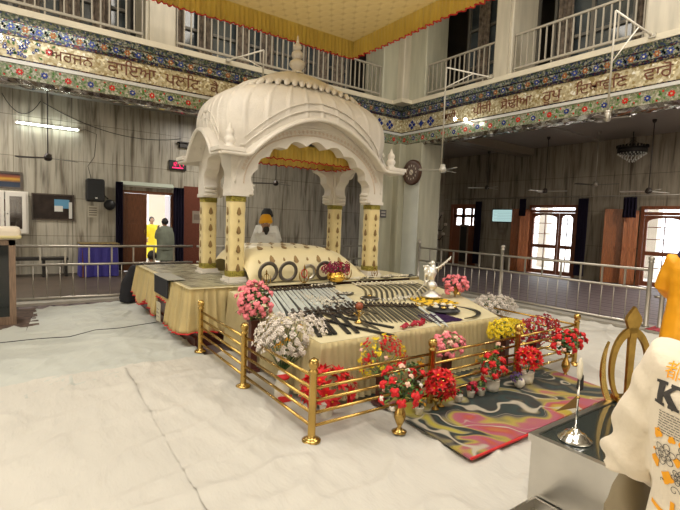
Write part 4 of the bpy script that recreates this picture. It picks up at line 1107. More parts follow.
cy = valance('hanging_canopy', 'large yellow-fringed quilted canopy hung above the marble pavilion', 2.2, 2.2, .36, .36, (3.6, 5.68, 4.97), YELLOW, m_canopy(), 'canopy', 70, amp=.02)
for sx in (-1,1):
    for sy in (-1,1):
        b = B(); b.tube([(sx*2.15, sy*2.15, .36), (sx*2.15, sy*2.15, 3.0)], .008, 6); b.build('hanging_rope', mat('rope',(.4,.3,.1),.8), cy)

# draped scripture under the pavilion
b = B()
def rum(x, y):
    X_ = (x-3.50)/(1.0 if x > 3.5 else 1.06); Y_ = (y-6.22)/.72
    fx = max(0, 1-abs(X_ if X_ < 0 else X_*1.0)**(9 if X_ < 0 else 2.8)); fy = max(0, 1-abs(Y_)**5)
    return PZ+.015+.47*(fx**.8)*(fy**.75)+.012*noise.noise(V3(x*5, y*5, 0))
def f(u, v):
    x = 2.50+2.12*u; y = 5.50+1.44*v; return V3(x, y, rum(x, y))
b.grid(f, 90, 60)
for i in range(11):
    for j in range(6):
        x = 2.68+.19*i+(.095 if j % 2 else 0); y = 5.6+.2*j
        if x > 4.55 or y > 6.8: continue
        e_ = .01; z = rum(x, y); n_ = V3(-(rum(x+e_,y)-z)/e_, -(rum(x,y+e_)-z)/e_, 1).normalized(); t_ = V3(1,0,-(n_.x/n_.z)).normalized(); b_ = n_.cross(t_)
        M = Matrix(((t_.x,b_.x,n_.x,x),(t_.y,b_.y,n_.y,y),(t_.z,b_.z,n_.z,z+.005),(0,0,0,1)))
        boteh(b, M, .125 if (i+j) % 2 else .06, .034 if (i+j) % 2 else .014)
tag(b.build('draped_scripture', [mat('pale gold drape', (.72,.62,.36), .4, bump=.4, bscale=6, sheen=.3), MOTIF]), 'pale gold cloth with bronze leaf motifs draped over the scripture inside the pavilion', 'cloth')

# ================================================================== rings (chakrams) and small golden pieces in front of the drape
cz = PZ
RINGM = mat('worn steel ring', (.15,.13,.11), .45, metal=.7)
for i, (x, r_, m, lab) in enumerate(((2.73,.145,RINGM,'dark steel ring standing leftmost before the gold drape'), (3.03,.145,RINGM,'dark steel ring standing second from left before the gold drape'), (3.36,.12,STEEL,'pale steel ring standing behind the small red and gold hoop'), (3.62,.14,RINGM,'dark steel ring partly hidden behind the dark red flowers'))):
    b = B(); n = 36
    for k_ in range(n): pass
    M = Matrix.Translation((x, 5.42, cz+r_+.012)) @ Matrix.Rotation(PI/2+.12, 4, 'X')
    b.lathe([(r_-.046,-.004),(r_,-.007),(r_+.004,0),(r_,.007),(r_-.046,.004),(r_-.046,-.004)], M=M, n=36)
    b.bm.faces.ensure_lookup_table()
    cap = [f_ for f_ in b.bm.faces if len(f_.verts) == 36]; bmesh.ops.delete(b.bm, geom=cap, context='FACES_ONLY')
    tag(b.build('steel_ring', m), lab, 'ring')
def emblem(name, label, cat, loc, h, m, m2=None, rz=0, tilt=0):
    """khanda: double edged sword, ring and two curved blades"""
    t = thing(name, label, cat, loc, rz)
    k_ = h
    b = B(); b.prism([(-.022*k_,-.010*k_,.05*k_),(.022*k_,-.010*k_,.05*k_),(.03*k_,-.010*k_,.60*k_),(.06*k_,-.010*k_,.80*k_),(.04*k_,-.010*k_,.88*k_),(0,-.010*k_,1*k_),(-.04*k_,-.010*k_,.88*k_),(-.06*k_,-.010*k_,.80*k_),(-.03*k_,-.010*k_,.60*k_)], (0,.02*k_,0)); b.build('central_blade', m, t)
    b = B(); n = 32; R0, R1 = .15*k_, .19*k_; zc = .52*k_
    I_ = [V3(R0*math.sin(2*PI*i/n), -.01*k_, zc+1.25*R0*math.cos(2*PI*i/n)) for i in range(n+1)]; O_ = [V3(R1*math.sin(2*PI*i/n), -.01*k_, zc+1.25*R1*math.cos(2*PI*i/n)) for i in range(n+1)]
    b.strip(I_, O_, (0,.02*k_,0)); b.build('ring', m2 or m, t)
    for s_ in (-1, 1):
        I_, O_ = [], []
        for i in range(21):
            u = i/20; a = -1.55+2.35*u; R_ = .30*k_; w_ = .035*k_*math.sin(PI*min(1, .12+u*.95))+.003
            cx = s_*.0; x = s_*R_*math.cos(a*.62); z = .42*k_+.40*k_*math.sin(a*.62)*1.05
            I_.append(V3(x-s_*w_, -.012*k_, z)); O_.append(V3(x+s_*w_*.5, -.012*k_, z))
        b = B(); b.strip(I_, O_, (0,.024*k_,0)); b.build('curved_blade', m, t)
    b = B(); b.box((-.12*k_,-.05*k_,0),(.12*k_,.05*k_,.05*k_), bev=.004*k_); b.tube([(-.17*k_,0,.115*k_),(0,0,.05*k_),(.17*k_,0,.115*k_)], .016*k_, 8); b.build('base', m, t)
    return t
emblem('khanda_emblem', 'tiny golden sword emblem standing at the left foot of the drape', 'emblem', (2.66, 5.33, PZ), .21, BRASS)
emblem('khanda_emblem', 'tiny red and gold hoop emblem between the second and third rings', 'emblem', (3.24, 5.34, PZ), .26, BRASS, REDTRIM)
emblem('khanda_emblem', 'tiny golden hoop emblem right of the gold pot of dark flowers', 'emblem', (4.02, 5.40, PZ), .26, BRASS, REDTRIM)
emblem('khanda_emblem', 'golden filigree piece standing at the foot of the front right pillar', 'emblem', (4.62, 5.48, PZ), .2, BRASS)

# ================================================================== flowers
def rose_mesh(name, m, r=.03, petals=10, mi2=None):
    b = B(); b.ell((0,0,0), (r*.55, r*.55, r*.6), 0, 7, 5)
    for k_ in range(petals):
        ring = k_ % 2; a = k_*2.4; rr = r*(.42+.28*ring); M = Matrix.Rotation(a, 4, 'Z') @ Matrix.Rotation(-.5-.5*ring, 4, 'Y')
        b.ell((rr*math.cos(a), rr*math.sin(a), r*(.12-.2*ring)), (r*.16, r*.48, r*.5), 0, 6, 5, M)
    me = b.mesh(name); me.materials.append(m); return me
def star_mesh(name, m, r=.06, n=6, m2=None):
    b = B()
    for k_ in range(n*2):
        a = k_*PI/n+(.2 if k_ >= n else 0); lift = .25 if k_ % 2 else .7; l = r*(1 if k_ % 2 else .75)
        M = Matrix.Rotation(a, 4, 'Z') @ Matrix.Rotation(-lift, 4, 'Y')
        b.prism([M @ V3(*p) for p in ((0,0,0),(l*.45,-l*.24,.004),(l,0,0),(l*.45,l*.24,.004))], (0,0,.003))
    b.ell((0,0,.006), r*.13, 1 if m2 else 0, 6, 4)
    me = b.mesh(name); me.materials.append(m); me.materials.append(m2 or m); return me
def cluster_mesh(name, m, r=.03, n=7, seed=1):
    q = random.Random(seed); b = B()
    for k_ in range(n):
        v = V3(q.uniform(-1,1), q.uniform(-1,1), q.uniform(-1,1)).normalized()*r*q.uniform(.4,1)
        for j in range(4):
            a = j*PI/2; b.ell(v+V3(r*.2*math.cos(a), r*.2*math.sin(a), r*.1*(j % 2)), (r*.22, r*.22, r*.12), 0, 5, 3)
    me = b.mesh(name); me.materials.append(m); return me
FM = {'rose_pink': rose_mesh('rose', PINK, .034), 'rose_red': rose_mesh('rose', RED, .034), 'rose_crim': rose_mesh('rose', CRIM, .032), 'rose_pale': rose_mesh('rose', PINKL, .028), 'rose_white': rose_mesh('rose', WHITEF, .022),
      'star_red': star_mesh('poinsettia', RED, .085, 6, YELF), 'white': cluster_mesh('spray', WHITEF, .036, 7), 'yel': cluster_mesh('spray', YELF, .03, 7, 3), 'mag': cluster_mesh('spray', MAGF, .03, 7, 4), 'red': cluster_mesh('spray', RED, .03, 7, 5),
      'sun': star_mesh('sunflower', ORGF, .035, 7, MOTIF), 'vio': cluster_mesh('spray', VIOF, .022, 6, 6), 'dry': cluster_mesh('spray', ORGF, .016, 5, 8), 'crim': cluster_mesh('spray', CRIM, .03, 7, 9)}
def vase(kind, parent, h=None):
    if kind == 'brass':
        b = B(); b.lathe([(.055,0),(.058,.008),(.03,.02),(.014,.045),(.03,.075),(.045,.12),(.04,.16),(.018,.20),(.016,.24),(.035,.275),(.03,.275),(.012,.24)], n=18); return b.build('vase', BRASS, parent), .26
    if kind == 'goblet':
        b = B(); b.lathe([(.006,0),(.008,.012),(.012,.03),(.035,.075),(.038,.10),(.02,.125),(.026,.14),(.02,.14)], n=16); return b.build('vase', BRASSD, parent), .13
    if kind == 'pot':
        b = B(); b.lathe([(.026,0),(.03,.004),(.036,.055),(.038,.062),(.030,.062),(.028,.05)], n=16); return b.build('pot', POTW, parent), .055
    if kind == 'bigpot':
        b = B(); b.lathe([(.045,0),(.058,.01),(.066,.06),(.064,.105),(.068,.11),(.055,.11),(.05,.09)], n=20); return b.build('pot', POTW, parent), .10
    if kind == 'ball':
        b = B(); b.lathe([(.025,0),(.045,.02),(.052,.05),(.044,.08),(.028,.092),(.02,.09)], n=16); return b.build('pot', POTW, parent), .085
    if kind == 'gold':
        b = B(); b.lathe([(.06,0),(.10,.015),(.135,.06),(.13,.10),(.10,.125),(.125,.15),(.115,.15),(.09,.12)], n=24); return b.build('pot', POTG, parent), .13
    if kind == 'cups':
        for dx in (-.05, .04): 
            b = B(); b.lathe([(.03,0),(.032,.006),(.01,.02),(.01,.05),(.028,.075),(.03,.1),(.022,.1)], (dx, .02*(dx > 0), 0), 12); o = b.build('brass_cup', BRASS, parent)
        return o, .09
    if kind == 'stand':
        b = B(); b.prism([(-.035,-.035,0),(.035,-.035,0),(.035,.035,0),(-.035,.035,0)], (0,0,h-.02)); b.box((-.06,-.06,0),(.06,.06,.03)); b.box((-.05,-.05,h-.03),(.05,.05,h)); return b.build('stand', MAROON, parent), h-.02
    if kind == 'santa':
        b = B(); b.lathe([(.045,0),(.065,.02),(.07,.10),(.05,.17),(.06,.20),(.03,.26),(.02,.26)], n=16); b.box((-.065,-.075,.0),(.065,-.055,.05), 1); b.ell((0,-.02,.21), (.062,.062,.03), 1, 12, 6); return b.build('figurine_vase', [POTW, REDTRIM], parent), .24
    if kind == 'tallpot':
        b = B(); b.lathe([(.05,0),(.055,.01),(.05,.04),(.065,.12),(.07,.13),(.055,.13)], n=18); return b.build('pot', POTW, parent), .12
def bouquet(name, label, cat, loc, vk, dims, flowers, leaves=40, seed=0, lm=LEAF, h=None, cshift=(0,0,0), group=None, leafsize=.05, up=True):
    """flowers: list of (mesh key, count, scale); dims = half sizes of the bloom mass"""
    q = random.Random(seed+11); t = thing(name, label, cat, loc, 0, group)
    _, top = vase(vk, t, h) if vk else (None, 0)
    c = V3(*cshift)+V3(0, 0, top+dims[2]*.85)
    b = B(); base = V3(0,0,top)
    tot = sum(n for _, n, _ in flowers); tips = []
    for i in range(tot):
        a = i*2.39996+seed; zz = 1-(i+.5)/tot*1.75; rr = math.sqrt(max(0, 1-zz*zz)); s_ = q.uniform(.72, 1.02)
        tips.append((c+V3(dims[0]*rr*math.cos(a)*s_, dims[1]*rr*math.sin(a)*s_, dims[2]*zz*s_), V3(rr*math.cos(a), rr*math.sin(a), zz*.8+.3).normalized()))
    for i, (p, n_) in enumerate(tips):
        if i % 2 == 0: b.tube([base, base.lerp(p, .5)+V3(0,0,.02), p], .0025, 4)
    for i in range(leaves):
        v = V3(q.gauss(0,1), q.gauss(0,1), q.gauss(0,.9)).normalized(); p = c+V3(v.x*dims[0]*.85, v.y*dims[1]*.85, v.z*dims[2]*.8)*q.uniform(.3,1)
        M = Matrix.Translation(p) @ Euler((q.uniform(-.8,.8), q.uniform(-.8,.8), q.uniform(0,6.3))).to_matrix().to_4x4(); l = leafsize*q.uniform(.7,1.2)
        b.prism([M @ V3(*w_) for w_ in ((-l*.5,0,0),(-.1*l,-l*.3,.006),(l*.5,0,0),(-.1*l,l*.3,.006))], (0,0,.0015), q.choice((0,0,1)))
    b.build('foliage', [lm, LEAFL], t)
    q.shuffle(tips); i = 0
    for key, n, s_ in flowers:
        for _ in range(n):
            p, n_ = tips[i]; i += 1
            o = bpy.data.objects.new('blossom', FM[key]); C.objects.link(o); o.parent = t; o.location = p
            o.rotation_euler = n_.to_track_quat('Z', 'Y').to_euler(); k_ = s_*q.uniform(.8, 1.15); o.scale = (k_,)*3
    return t
Bq_ = bouquet
Bq_('rose_arrangement', 'pink roses on a tall maroon stand at the left corner of the weapons table', 'flowers', (1.97,4.22,.02), 'stand', (.20,.20,.24), [('rose_pink',46,1.12)], 110, 1, h=.54, leafsize=.075)
Bq_('flower_arrangement', 'big bunch of off-white sprays spilling over the front left of the brass railing', 'flowers', (1.88,3.42,.02), 'santa', (.34,.26,.19), [('white',94,1.45),('dry',6,1.5)], 24, 2, h=.2, cshift=(.15,.08,.13))
Bq_('poinsettia_plant', 'red poinsettia in a white pot just behind the front corner post', 'flowers', (2.02,2.92,.02), 'tallpot', (.25,.16,.15), [('star_red',20,1.0)], 14, 3)
Bq_('rose_vase', 'tall bouquet of red and cream roses in a brass vase in front of the railing', 'flowers', (2.33,2.40,.032), 'brass', (.22,.17,.19), [('rose_red',15,1.05),('rose_pale',7,.85),('rose_white',5,.9)], 120, 4, cshift=(0,0,-.08))
Bq_('flower_arrangement', 'crimson and yellow sprays against the front drape of the weapons table', 'flowers', (2.55,2.87,.035), 'stand', (.29,.11,.21), [('red',22,1.1),('yel',26,1.0),('rose_pale',3,.7)], 20, 5, LEAFL, h=.26)
Bq_('sunflower_pot', 'small sunflowers with leaves behind the rail left of the second front post', 'flowers', (2.93,2.84,.035), 'stand', (.13,.09,.10), [('sun',8,1.1)], 44, 6, LEAF, h=.20)
Bq_('dried_plant', 'little white pot of brown dried sprigs beside the brass rose vase', 'plant', (2.64,2.50,.063), 'pot', (.06,.06,.06), [('dry',12,1.0)], 14, 7)
Bq_('rose_arrangement', 'pink roses at the middle of the table front above the brass rail', 'flowers', (3.36,2.86,.03), 'stand', (.27,.12,.13), [('rose_pink',22,1.15),('rose_pale',9,1.1)], 44, 8, h=.33)
Bq_('flower_arrangement', 'round red blossoms above a pair of brass cups on the mat', 'flowers', (2.88,2.50,.063), 'cups', (.13,.11,.13), [('star_red',16,.75),('red',12,1.0)], 14, 9)
Bq_('potted_plant', 'smallest white pot with a green sprig right of the brass cups', 'plant', (3.13,2.51,.063), 'pot', (.045,.045,.045), [('rose_crim',2,.4)], 18, 10, leafsize=.035)
Bq_('potted_rose', 'white pot with one dark red rose, second in the row of little pots', 'flowers', (3.31,2.52,.063), 'pot', (.055,.05,.05), [('rose_crim',4,1.0)], 16, 11, leafsize=.035)
Bq_('potted_rose', 'white pot with small crimson buds beside the large striped rose pot', 'flowers', (3.43,2.50,.063), 'pot', (.05,.05,.05), [('rose_crim',3,.6)], 18, 12, leafsize=.035)
Bq_('rose_arrangement', 'red roses in the large white pot at the middle of the mat edge', 'flowers', (3.62,2.52,.063), 'bigpot', (.15,.12,.15), [('rose_red',15,1.0)], 60, 13)
Bq_('flower_pot', 'white ball vase with violet flowers next to the third brass post', 'flowers', (3.93,2.44,.063), 'ball', (.06,.05,.05), [('vio',7,1.1)], 16, 14, leafsize=.035, cshift=(-.06,0,-.02))
Bq_('flower_arrangement', 'yellow-centred flowers with green leaves between the pink roses and third post', 'flowers', (3.98,2.86,.03), 'tallpot', (.14,.08,.10), [('sun',6,1.0),('dry',5,1.2)], 50, 15, LEAFL)
Bq_('flower_arrangement', 'pale pink roses on green stems standing close to the third brass post', 'flowers', (4.04,2.76,.03), 'tallpot', (.07,.06,.16), [('rose_pale',5,1.0)], 30, 16)
Bq_('poinsettia_plant', 'bright red poinsettia leaning over the rail right of the third brass post', 'flowers', (4.12,2.48,.063), 'bigpot', (.15,.12,.11), [('star_red',16,.8)], 12, 17, cshift=(.02,0,.05))
Bq_('flower_arrangement', 'bright yellow sprays at the front right corner of the weapons table', 'flowers', (4.28,2.86,.03), 'stand', (.28,.14,.10), [('yel',60,1.25),('dry',3,1)], 16, 18, LEAFL, h=.42)
Bq_('flower_arrangement', 'crimson sprays trailing inside the rail right of the yellow sprays', 'flowers', (4.86,2.86,.03), 'stand', (.48,.12,.19), [('crim',46,1.35),('red',26,1.2)], 24, 19, h=.24)
Bq_('rose_vase', 'red roses in a brass vase just outside the last brass post', 'flowers', (4.74,2.42,.03), 'brass', (.27,.15,.16), [('rose_red',26,1.1),('rose_pale',2,.8)], 120, 20, cshift=(.04,.02,-.02), leafsize=.07)
Bq_('rose_arrangement', 'pink roses in a low vase on the far right corner of the weapons table', 'flowers', (4.82,4.02,tz(4.0)+.002), 'goblet', (.23,.14,.15), [('rose_pink',26,1.25)], 50, 21, cshift=(0,0,-.08))
Bq_('flower_arrangement', 'off-white sprays beyond the right edge of the weapons table', 'flowers', (5.52,3.9,.01), 'stand', (.46,.22,.14), [('white',92,1.4)], 20, 22, h=.36)
Bq_('flower_pot', 'gold pot of dark magenta flowers in front of the draped scripture', 'flowers', (3.72,5.26,.724), 'gold', (.24,.12,.08), [('mag',34,1.2),('crim',14,1.1)], 16, 23)
for i in range(9):
    o = bpy.data.objects.new('crimson_rose', FM['rose_crim']); C.objects.link(o); x = 3.02+.26*i/8*1.3; y = 3.12+.02*(i % 3)+.03*i/8; o.location = (x, y, tz(y)+.03); o.rotation_euler = (.2*i, .1, i)
    tag(o, 'crimson rose head lying along the front edge of the table cloth', 'flower', 'rose heads on the table edge')

# ================================================================== brass railing
t = thing('brass_railing', 'low brass railing with four front bars around the weapons table', 'railing', (0,0,.016))
def bpost(x, y):
    b = B(); b.lathe([(.068,0),(.07,.012),(.05,.024),(.032,.03),(.028,.05),(.028,.50),(.034,.505),(.034,.52),(.022,.53),(.034,.545),(.04,.57),(.034,.595),(.01,.61)], (x, y, 0), 20); return b.build('post', BRASS, t)
PL = [(1.74,5.14),(1.72,3.87),(1.71,2.65)]; PRt = [(1.71,2.65),(2.90,2.63),(4.14,2.62),(5.31,2.62)]; PB = [(5.31,2.62),(5.28,4.35)]
for p in PL[:2]+PRt+PB[1:]: bpost(*p)
for seg in (PL, PRt, PB):
    for a, c in zip(seg, seg[1:]):
        for z in (.475,.385,.295,.205,.11):
            b = B(); b.tube([(a[0],a[1],z),(c[0],c[1],z)], .0125, 8); b.build('bar', BRASS, t)

# ================================================================== steel railings
def steel_rail(label, p0, p1, posts=(), up_n=.37, lo_n=.2, foot=.05):
    t = thing('steel_railing', label, 'railing', (p0[0], p0[1], foot)); d_ = V3(p1[0]-p0[0], p1[1]-p0[1], 0); L_ = d_.length; d_.normalize()
    for z, r_, nm in ((.93,.022,'top_rail'), (.61,.02,'middle_rail'), (.03,.025,'bottom_rail')):
        b = B(); b.tube([(0,0,z), tuple(d_*L_+V3(0,0,z))], r_, 8); b.build(nm, STEELM, t)
    n = round(L_/up_n)
    for i in range(1, n):
        p = d_*(L_*i/n); b = B(); b.box((p.x-.013,p.y-.013,.62),(p.x+.013,p.y+.013,.92)); b.build('upper_baluster', STEELM, t)
    n = round(L_/lo_n)
    for i in range(1, n):
        p = d_*(L_*(i+.35)/n); b = B(); b.tube([(p.x,p.y,.04),(p.x,p.y,.6)], .009, 6); b.build('lower_baluster', STEELM, t)
    for s_ in posts:
        p = d_*s_; b = B(); b.lathe([(.05,0),(.05,.02),(.035,.03),(.033,1.04),(.045,1.05),(.045,1.07),(.03,1.08),(.045,1.10),(.045,1.13),(.02,1.155)], (p.x,p.y,0), 16); b.build('post', STEELM, t)
    return t
steel_rail('steel railing across the left, between the display case and the platform', (-.02, 9.22), (2.9, 9.12), (), foot=.045)
steel_rail('steel railing behind the platform, seen between the right pavilion pillars', (2.98, 9.12), (7.6, 9.12), (), foot=.045)
steel_rail('steel railing along the right aisle from the corner pillar to the ball-topped posts', (8.36, 8.2), (8.36, 3.02), (0.0, 2.42, 5.18), foot=.06)
t = thing('steel_post', 'separate short steel post with round cap beside the right railing end', 'post', (8.46, 2.86, .06)); b = B(); b.lathe([(.05,0),(.05,.02),(.035,.03),(.035,.80),(.05,.82),(.06,.86),(.045,.91),(.02,.93)], n=16); b.build('column', STEELM, t); b = B(); b.tube([(0,0,.5),(-.02,.1,.5)], .02); b.build('clamp', STEELM, t)
#PART3

t = thing('display_case', 'wood-framed glass display case at the left edge of the view', 'cabinet', (-.86,7.56,.0))
for x in (0,.79):
    for y in (0,.5):
        b = B(); b.box((x,y,.014),(x+.075,y+.07,1.17)); b.build('corner_post', WOODG, t)
b = B(); b.box((.075,.01,.014),(.79,.06,.12)); b.box((.075,.51,.014),(.79,.56,.12)); b.box((.01,.07,.014),(.065,.5,.12)); b.box((.80,.07,.014),(.855,.5,.12)); b.build('lower_frame', WOODG, t)
b = B(); b.box((0,0,1.10),(.865,.57,1.17)); b.build('top_frame', WOODG, t)
b = B(); b.box((.09,.09,.55),(.77,.49,.57)); b.build('shelf', WOODG, t)
for a_, c_ in (((.075,.025,.12),(.79,.033,1.10)), ((.826,.07,.12),(.834,.5,1.10))):
    b = B(); b.box(a_, c_); b.build('glass_panel', mat('case glass', (.03,.035,.035), .06, trans=.6), t)
b = B(); b.box((.075,.52,.12),(.79,.53,1.1)); b.build('back_panel', IRON, t)
b = B(); b.box((-.05,-.06,1.175),(.93,.62,1.34), bev=.05); b.box((-.055,-.065,1.19),(.935,.625,1.24), 1, bev=.02)
tag(b.build('cushion', [mat('cream cushion cloth', (.66,.58,.46), .8, bump=.3, bscale=8), mat('yellowish cushion band', (.58,.50,.25), .7)], None, (-.86,7.56,.0)), 'cream cushion with yellowish band lying on top of the display case', 'cushion')
# ================================================================== weapons on the table
def tp(x, y, dz=0): return V3(x, y, tz(y)+.002+dz)
HILT = mat('dark hilt', (.05,.035,.025), .4, metal=.3)
DULL = mat('dark grey blade', (.16,.15,.135), .3, metal=.9)
IVORY = mat('ivory grip', (.72,.66,.52), .4)
def sword(name, label, group, L_, curve, bm_, hm, w=.022, sheath=False, hl=.12):
    t = thing(name, label, 'weapon', (0,0,0), 0, group); b = B(); n = 12; A_, Bq = [], []
    for i in range(n+1):
        u = i/n; x = hl+u*(L_-hl); y = curve*math.sin(PI*.5*u)*u; w_ = w*(1 if sheath else min(1, (1-u)*5+.08))
        A_.append(V3(x, y-w_, 0)); Bq.append(V3(x, y+w_, 0))
    b.strip(A_, Bq, (0,0,.014 if sheath else .007)); b.build('scabbard' if sheath else 'blade', bm_, t)
    b = B(); b.tube([(0,0,.012),(hl*.5,.002,.014),(hl,0,.012)], [.013,.011,.012], 8); b.ell((-.005,0,.012), .018, 0, 8, 6); b.box((hl-.008,-w*1.9,.002),(hl+.008,w*1.9,.020)); b.build('hilt', hm, t)
    return t
def lay(proto, items, used=[]):
    for i, (x, y, a, lab) in enumerate(items):
        o = proto if i == 0 else copy_tree(proto)
        o.location = tp(x, y, .002*(i % 3)); o.rotation_euler = (0, 0, a)
        # follow the slope of the table
        d_ = V3(math.cos(a), math.sin(a), .05*math.sin(a)).normalized(); z_ = V3(0,-.05,1).normalized(); y_ = z_.cross(d_).normalized(); z_ = d_.cross(y_)
        o.matrix_world = Matrix(((d_.x,y_.x,z_.x,x),(d_.y,y_.y,z_.y,y),(d_.z,y_.z,z_.z,tz(y)+.003+.003*(i % 3)),(0,0,0,1)))
        if lab: o['label'] = lab
pr = sword('sword', 'bright straight sword in the tight row at the left side of the weapons table', 'bright straight swords in the left row', 1.34, 0, BLADE, HILT, .019, hl=.13)
bb = B(); bb.prism([(x, y, tz(y)+.0005) for x, y in ((2.10,3.95),(3.15,3.95),(3.60,5.18),(2.46,5.18))], (0,0,.002)); tag(bb.build('dark_backing', mat('dark backing', (.03,.035,.035), .8)), 'dark backing cloth under the bright sword row on the weapons table', 'cloth')  # dark backing sheet showing in the gaps between the blades
lay(pr, [(2.50+.056*i, 5.16+.010*(i % 2), -1.885-.012*(i % 3), None) for i in range(20)])
pr = sword('dagger', 'short dark dagger laid across the front tips of the bright sword row', 'dark daggers at the tips of the bright sword row', .40, .03, DULL, HILT, .024, hl=.12)
lay(pr, [(2.36+.075*i, 4.10-.006*i, -1.9+.07*(i % 3), None) for i in range(12)])
pr = sword('scabbard', 'black sheathed sword crossed with others at the front left of the weapons table', 'black crossed scabbards at the table front', .80, .02, BLACK, HILT, .020, True)
lay(pr, [(x, y, a, None) for x, y, a in ((2.42,3.96,-1.97),(2.50,3.98,-1.93),(2.58,3.96,-1.97),(2.70,3.94,-1.95),(2.80,3.92,-1.97),(2.44,3.70,-1.2),(2.60,3.90,-1.15))])
pr = sword('dirk', 'dark slim dirk lying between the black scabbards and the front knife row', 'slim dark dirks between scabbards and knife row', .66, .06, DULL, HILT, .022, hl=.13)
lay(pr, [(x, y, a, None) for x, y, a in ((2.92,4.30,-2.0),(3.02,4.34,-1.95),(3.12,4.44,-2.05),(2.86,3.82,-1.8),(3.24,4.52,-1.9),(2.98,3.86,-2.1))])
pr = sword('curved_sword', 'curved dark sword in the fan of sabres before the front right pillar', 'curved sabres fanned before the right pillar', 1.16, -.52, DULL, IVORY, .017, hl=.11)
lay(pr, [(3.98+.080*i, 5.20-.012*i, -PI/2-.10, None) for i in range(14)])
pr = sword('knife', 'straight dark knife in the front row between the scabbards and the crimson rose heads', 'straight knives in the front middle row', .80, .0, DULL, HILT, .013, hl=.12)
lay(pr, [(3.10+.047*i, 4.20-.022*i, -1.97, None) for i in range(17)])
pr = sword('knife', 'small dark knife at the back of the weapons table close to the platform', 'small knives along the back of the table', .34, .02, DULL, IVORY, .02, hl=.1)
lay(pr, [(3.30+.11*i, 5.22+.0*i, -.25+.35*(i % 4), None) for i in range(4)])
# white handled knives strewn on the platform edge behind the sabres
pr = sword('knife', 'white-handled dark knife strewn on the platform edge in front of the right pillar', 'white-handled knives on the platform edge', .36, .02, BLACK, IVORY, .022, hl=.13)
for i in range(11):
    o = pr if i == 0 else copy_tree(pr); o.location = (4.10+.11*i, 5.42+.045*(i % 3), PZ+.004+.002*(i % 2)); o.rotation_euler = (0, 0, -.5+.37*(i % 4))
# long bright blades, lances, crescent
for i, (x, y, lab) in enumerate(((3.93,3.86,'long bright double blade lying left of the studded shield'),(4.00,3.83,'long bright blade lying right alongside the other, against the studded shield'))):
    t = sword('long_sword', lab, None, .98, 0, BLADE, BRASS, .020, hl=.09); lay(t, [(x, y, -2.10, lab)])
t = thing('crescent_blade', 'large dark crescent-shaped blade right of the studded shield', 'weapon', tuple(tp(3.98,3.46)))
b = B(); A_, Bq = [], []
for i in range(25):
    a = -1.75+2.6*i/24; w_ = .05*math.sin(PI*i/24)+.004; A_.append(V3((.46-w_)*math.cos(a), (.36-w_)*math.sin(a), 0)); Bq.append(V3(.46*math.cos(a), .36*math.sin(a), 0))
b.strip(A_, Bq, (0,0,.01)); b.build('blade', DULL, t); t.rotation_euler = (-.05*0, 0, 0)
# studded shield on purple cloth
b = B()
def f(u, v):
    x = 3.50+.40*u+.03*noise.noise(V3(u*4,v*4,1)); y = 3.12+.34*v+.03*noise.noise(V3(u*3,v*5,5)); return V3(x, y, tz(y)+.006+.012*abs(noise.noise(V3(u*6,v*6,2))))
b.grid(f, 20, 20); bmesh.ops.solidify(b.bm, geom=b.bm.faces[:], thickness=-.003)
tag(b.build('purple_cloth', mat('dark purple velvet', (.05,.012,.09), .8)), 'dark purple velvet cloth under the studded shield on the table', 'cloth')
t = thing('shield', 'round black shield with brass bosses on the weapons table beside the bird', 'shield', tuple(tp(4.00,3.50,.010)))
b = B(); b.lathe([(.19,0),(.195,.01),(.16,.035),(.10,.055),(.02,.065)], n=32); b.build('shield_disc', BLACK, t)
for i in range(9):
    a = i*2*PI/8; r_ = .12 if i < 8 else 0; bb = B(); z = .045 if i < 8 else .062
    bb.lathe([(.036,0),(.034,.012),(.02,.022),(.008,.028)], (r_*math.cos(a), r_*math.sin(a), z), 12); bb.build('boss', BRASS if i % 2 else IVORY, t)
# yellow dotted cloth
b = B()
def f(u, v):
    x = 4.05+.50*u+.03*noise.noise(V3(v*4,1,1)); y = 3.72+.46*v+.03*noise.noise(V3(u*5,3,1)); return V3(x, y, tz(y)+.006+.014*abs(noise.noise(V3(u*5,v*5,7))))
b.grid(f, 30, 20)
for i in range(7):
    for j in range(4):
        p = f((i+.5)/7, (j+.5+.3*(i % 2))/4.4); b.ell(p+V3(0,0,.004), (.018,.018,.004), 1, 8, 4)
tag(b.build('dotted_cloth', [mat('marigold dotted cloth', (.80,.50,.02), .6), BLACK]), 'marigold cloth with black dots spread under the silver bird', 'cloth')
# silver bird
def fused(b, name, m, parent, voxel=.012, smooth=4, disp=None):
    o = b.build('tmp', []); md = o.modifiers.new('r', 'REMESH'); md.mode = 'VOXEL'; md.voxel_size = voxel; md.use_smooth_shade = True
    if smooth: s_ = o.modifiers.new('s', 'SMOOTH'); s_.iterations = smooth; s_.factor = .5
    dg = bpy.context.evaluated_depsgraph_get(); dg.update(); me = bpy.data.meshes.new_from_object(o.evaluated_get(dg)); old = o.data; bpy.data.objects.remove(o); bpy.data.meshes.remove(old)
    if disp:
        nn = [v.normal.copy() for v in me.vertices]
        for v, n_ in zip(me.vertices, nn): v.co += n_*disp(v.co)
    me.materials.clear()
    for mm in (m if isinstance(m, (list, tuple)) else [m]): me.materials.append(mm)
    me.name = name; q = bpy.data.objects.new(name, me); C.objects.link(q)
    if parent: q.parent = parent
    for p in me.polygons: p.use_smooth = True
    return q
t = thing('silver_bird', 'silver bird statuette with one wing raised, on a ball pedestal', 'statue', tuple(tp(4.42,4.08,.02)), 0)
b = B(); b.lathe([(.13,0),(.135,.015),(.08,.05),(.045,.075),(.03,.09)], n=24); b.build('pedestal', SILVER, t)
b = B(); b.ell((0,0,.145), .068, 0, 20, 12); b.build('ball', SILVER, t)
R_ = V3(math.sin(.9483), -math.cos(.9483), 0)   # image-right direction seen from the hall entrance
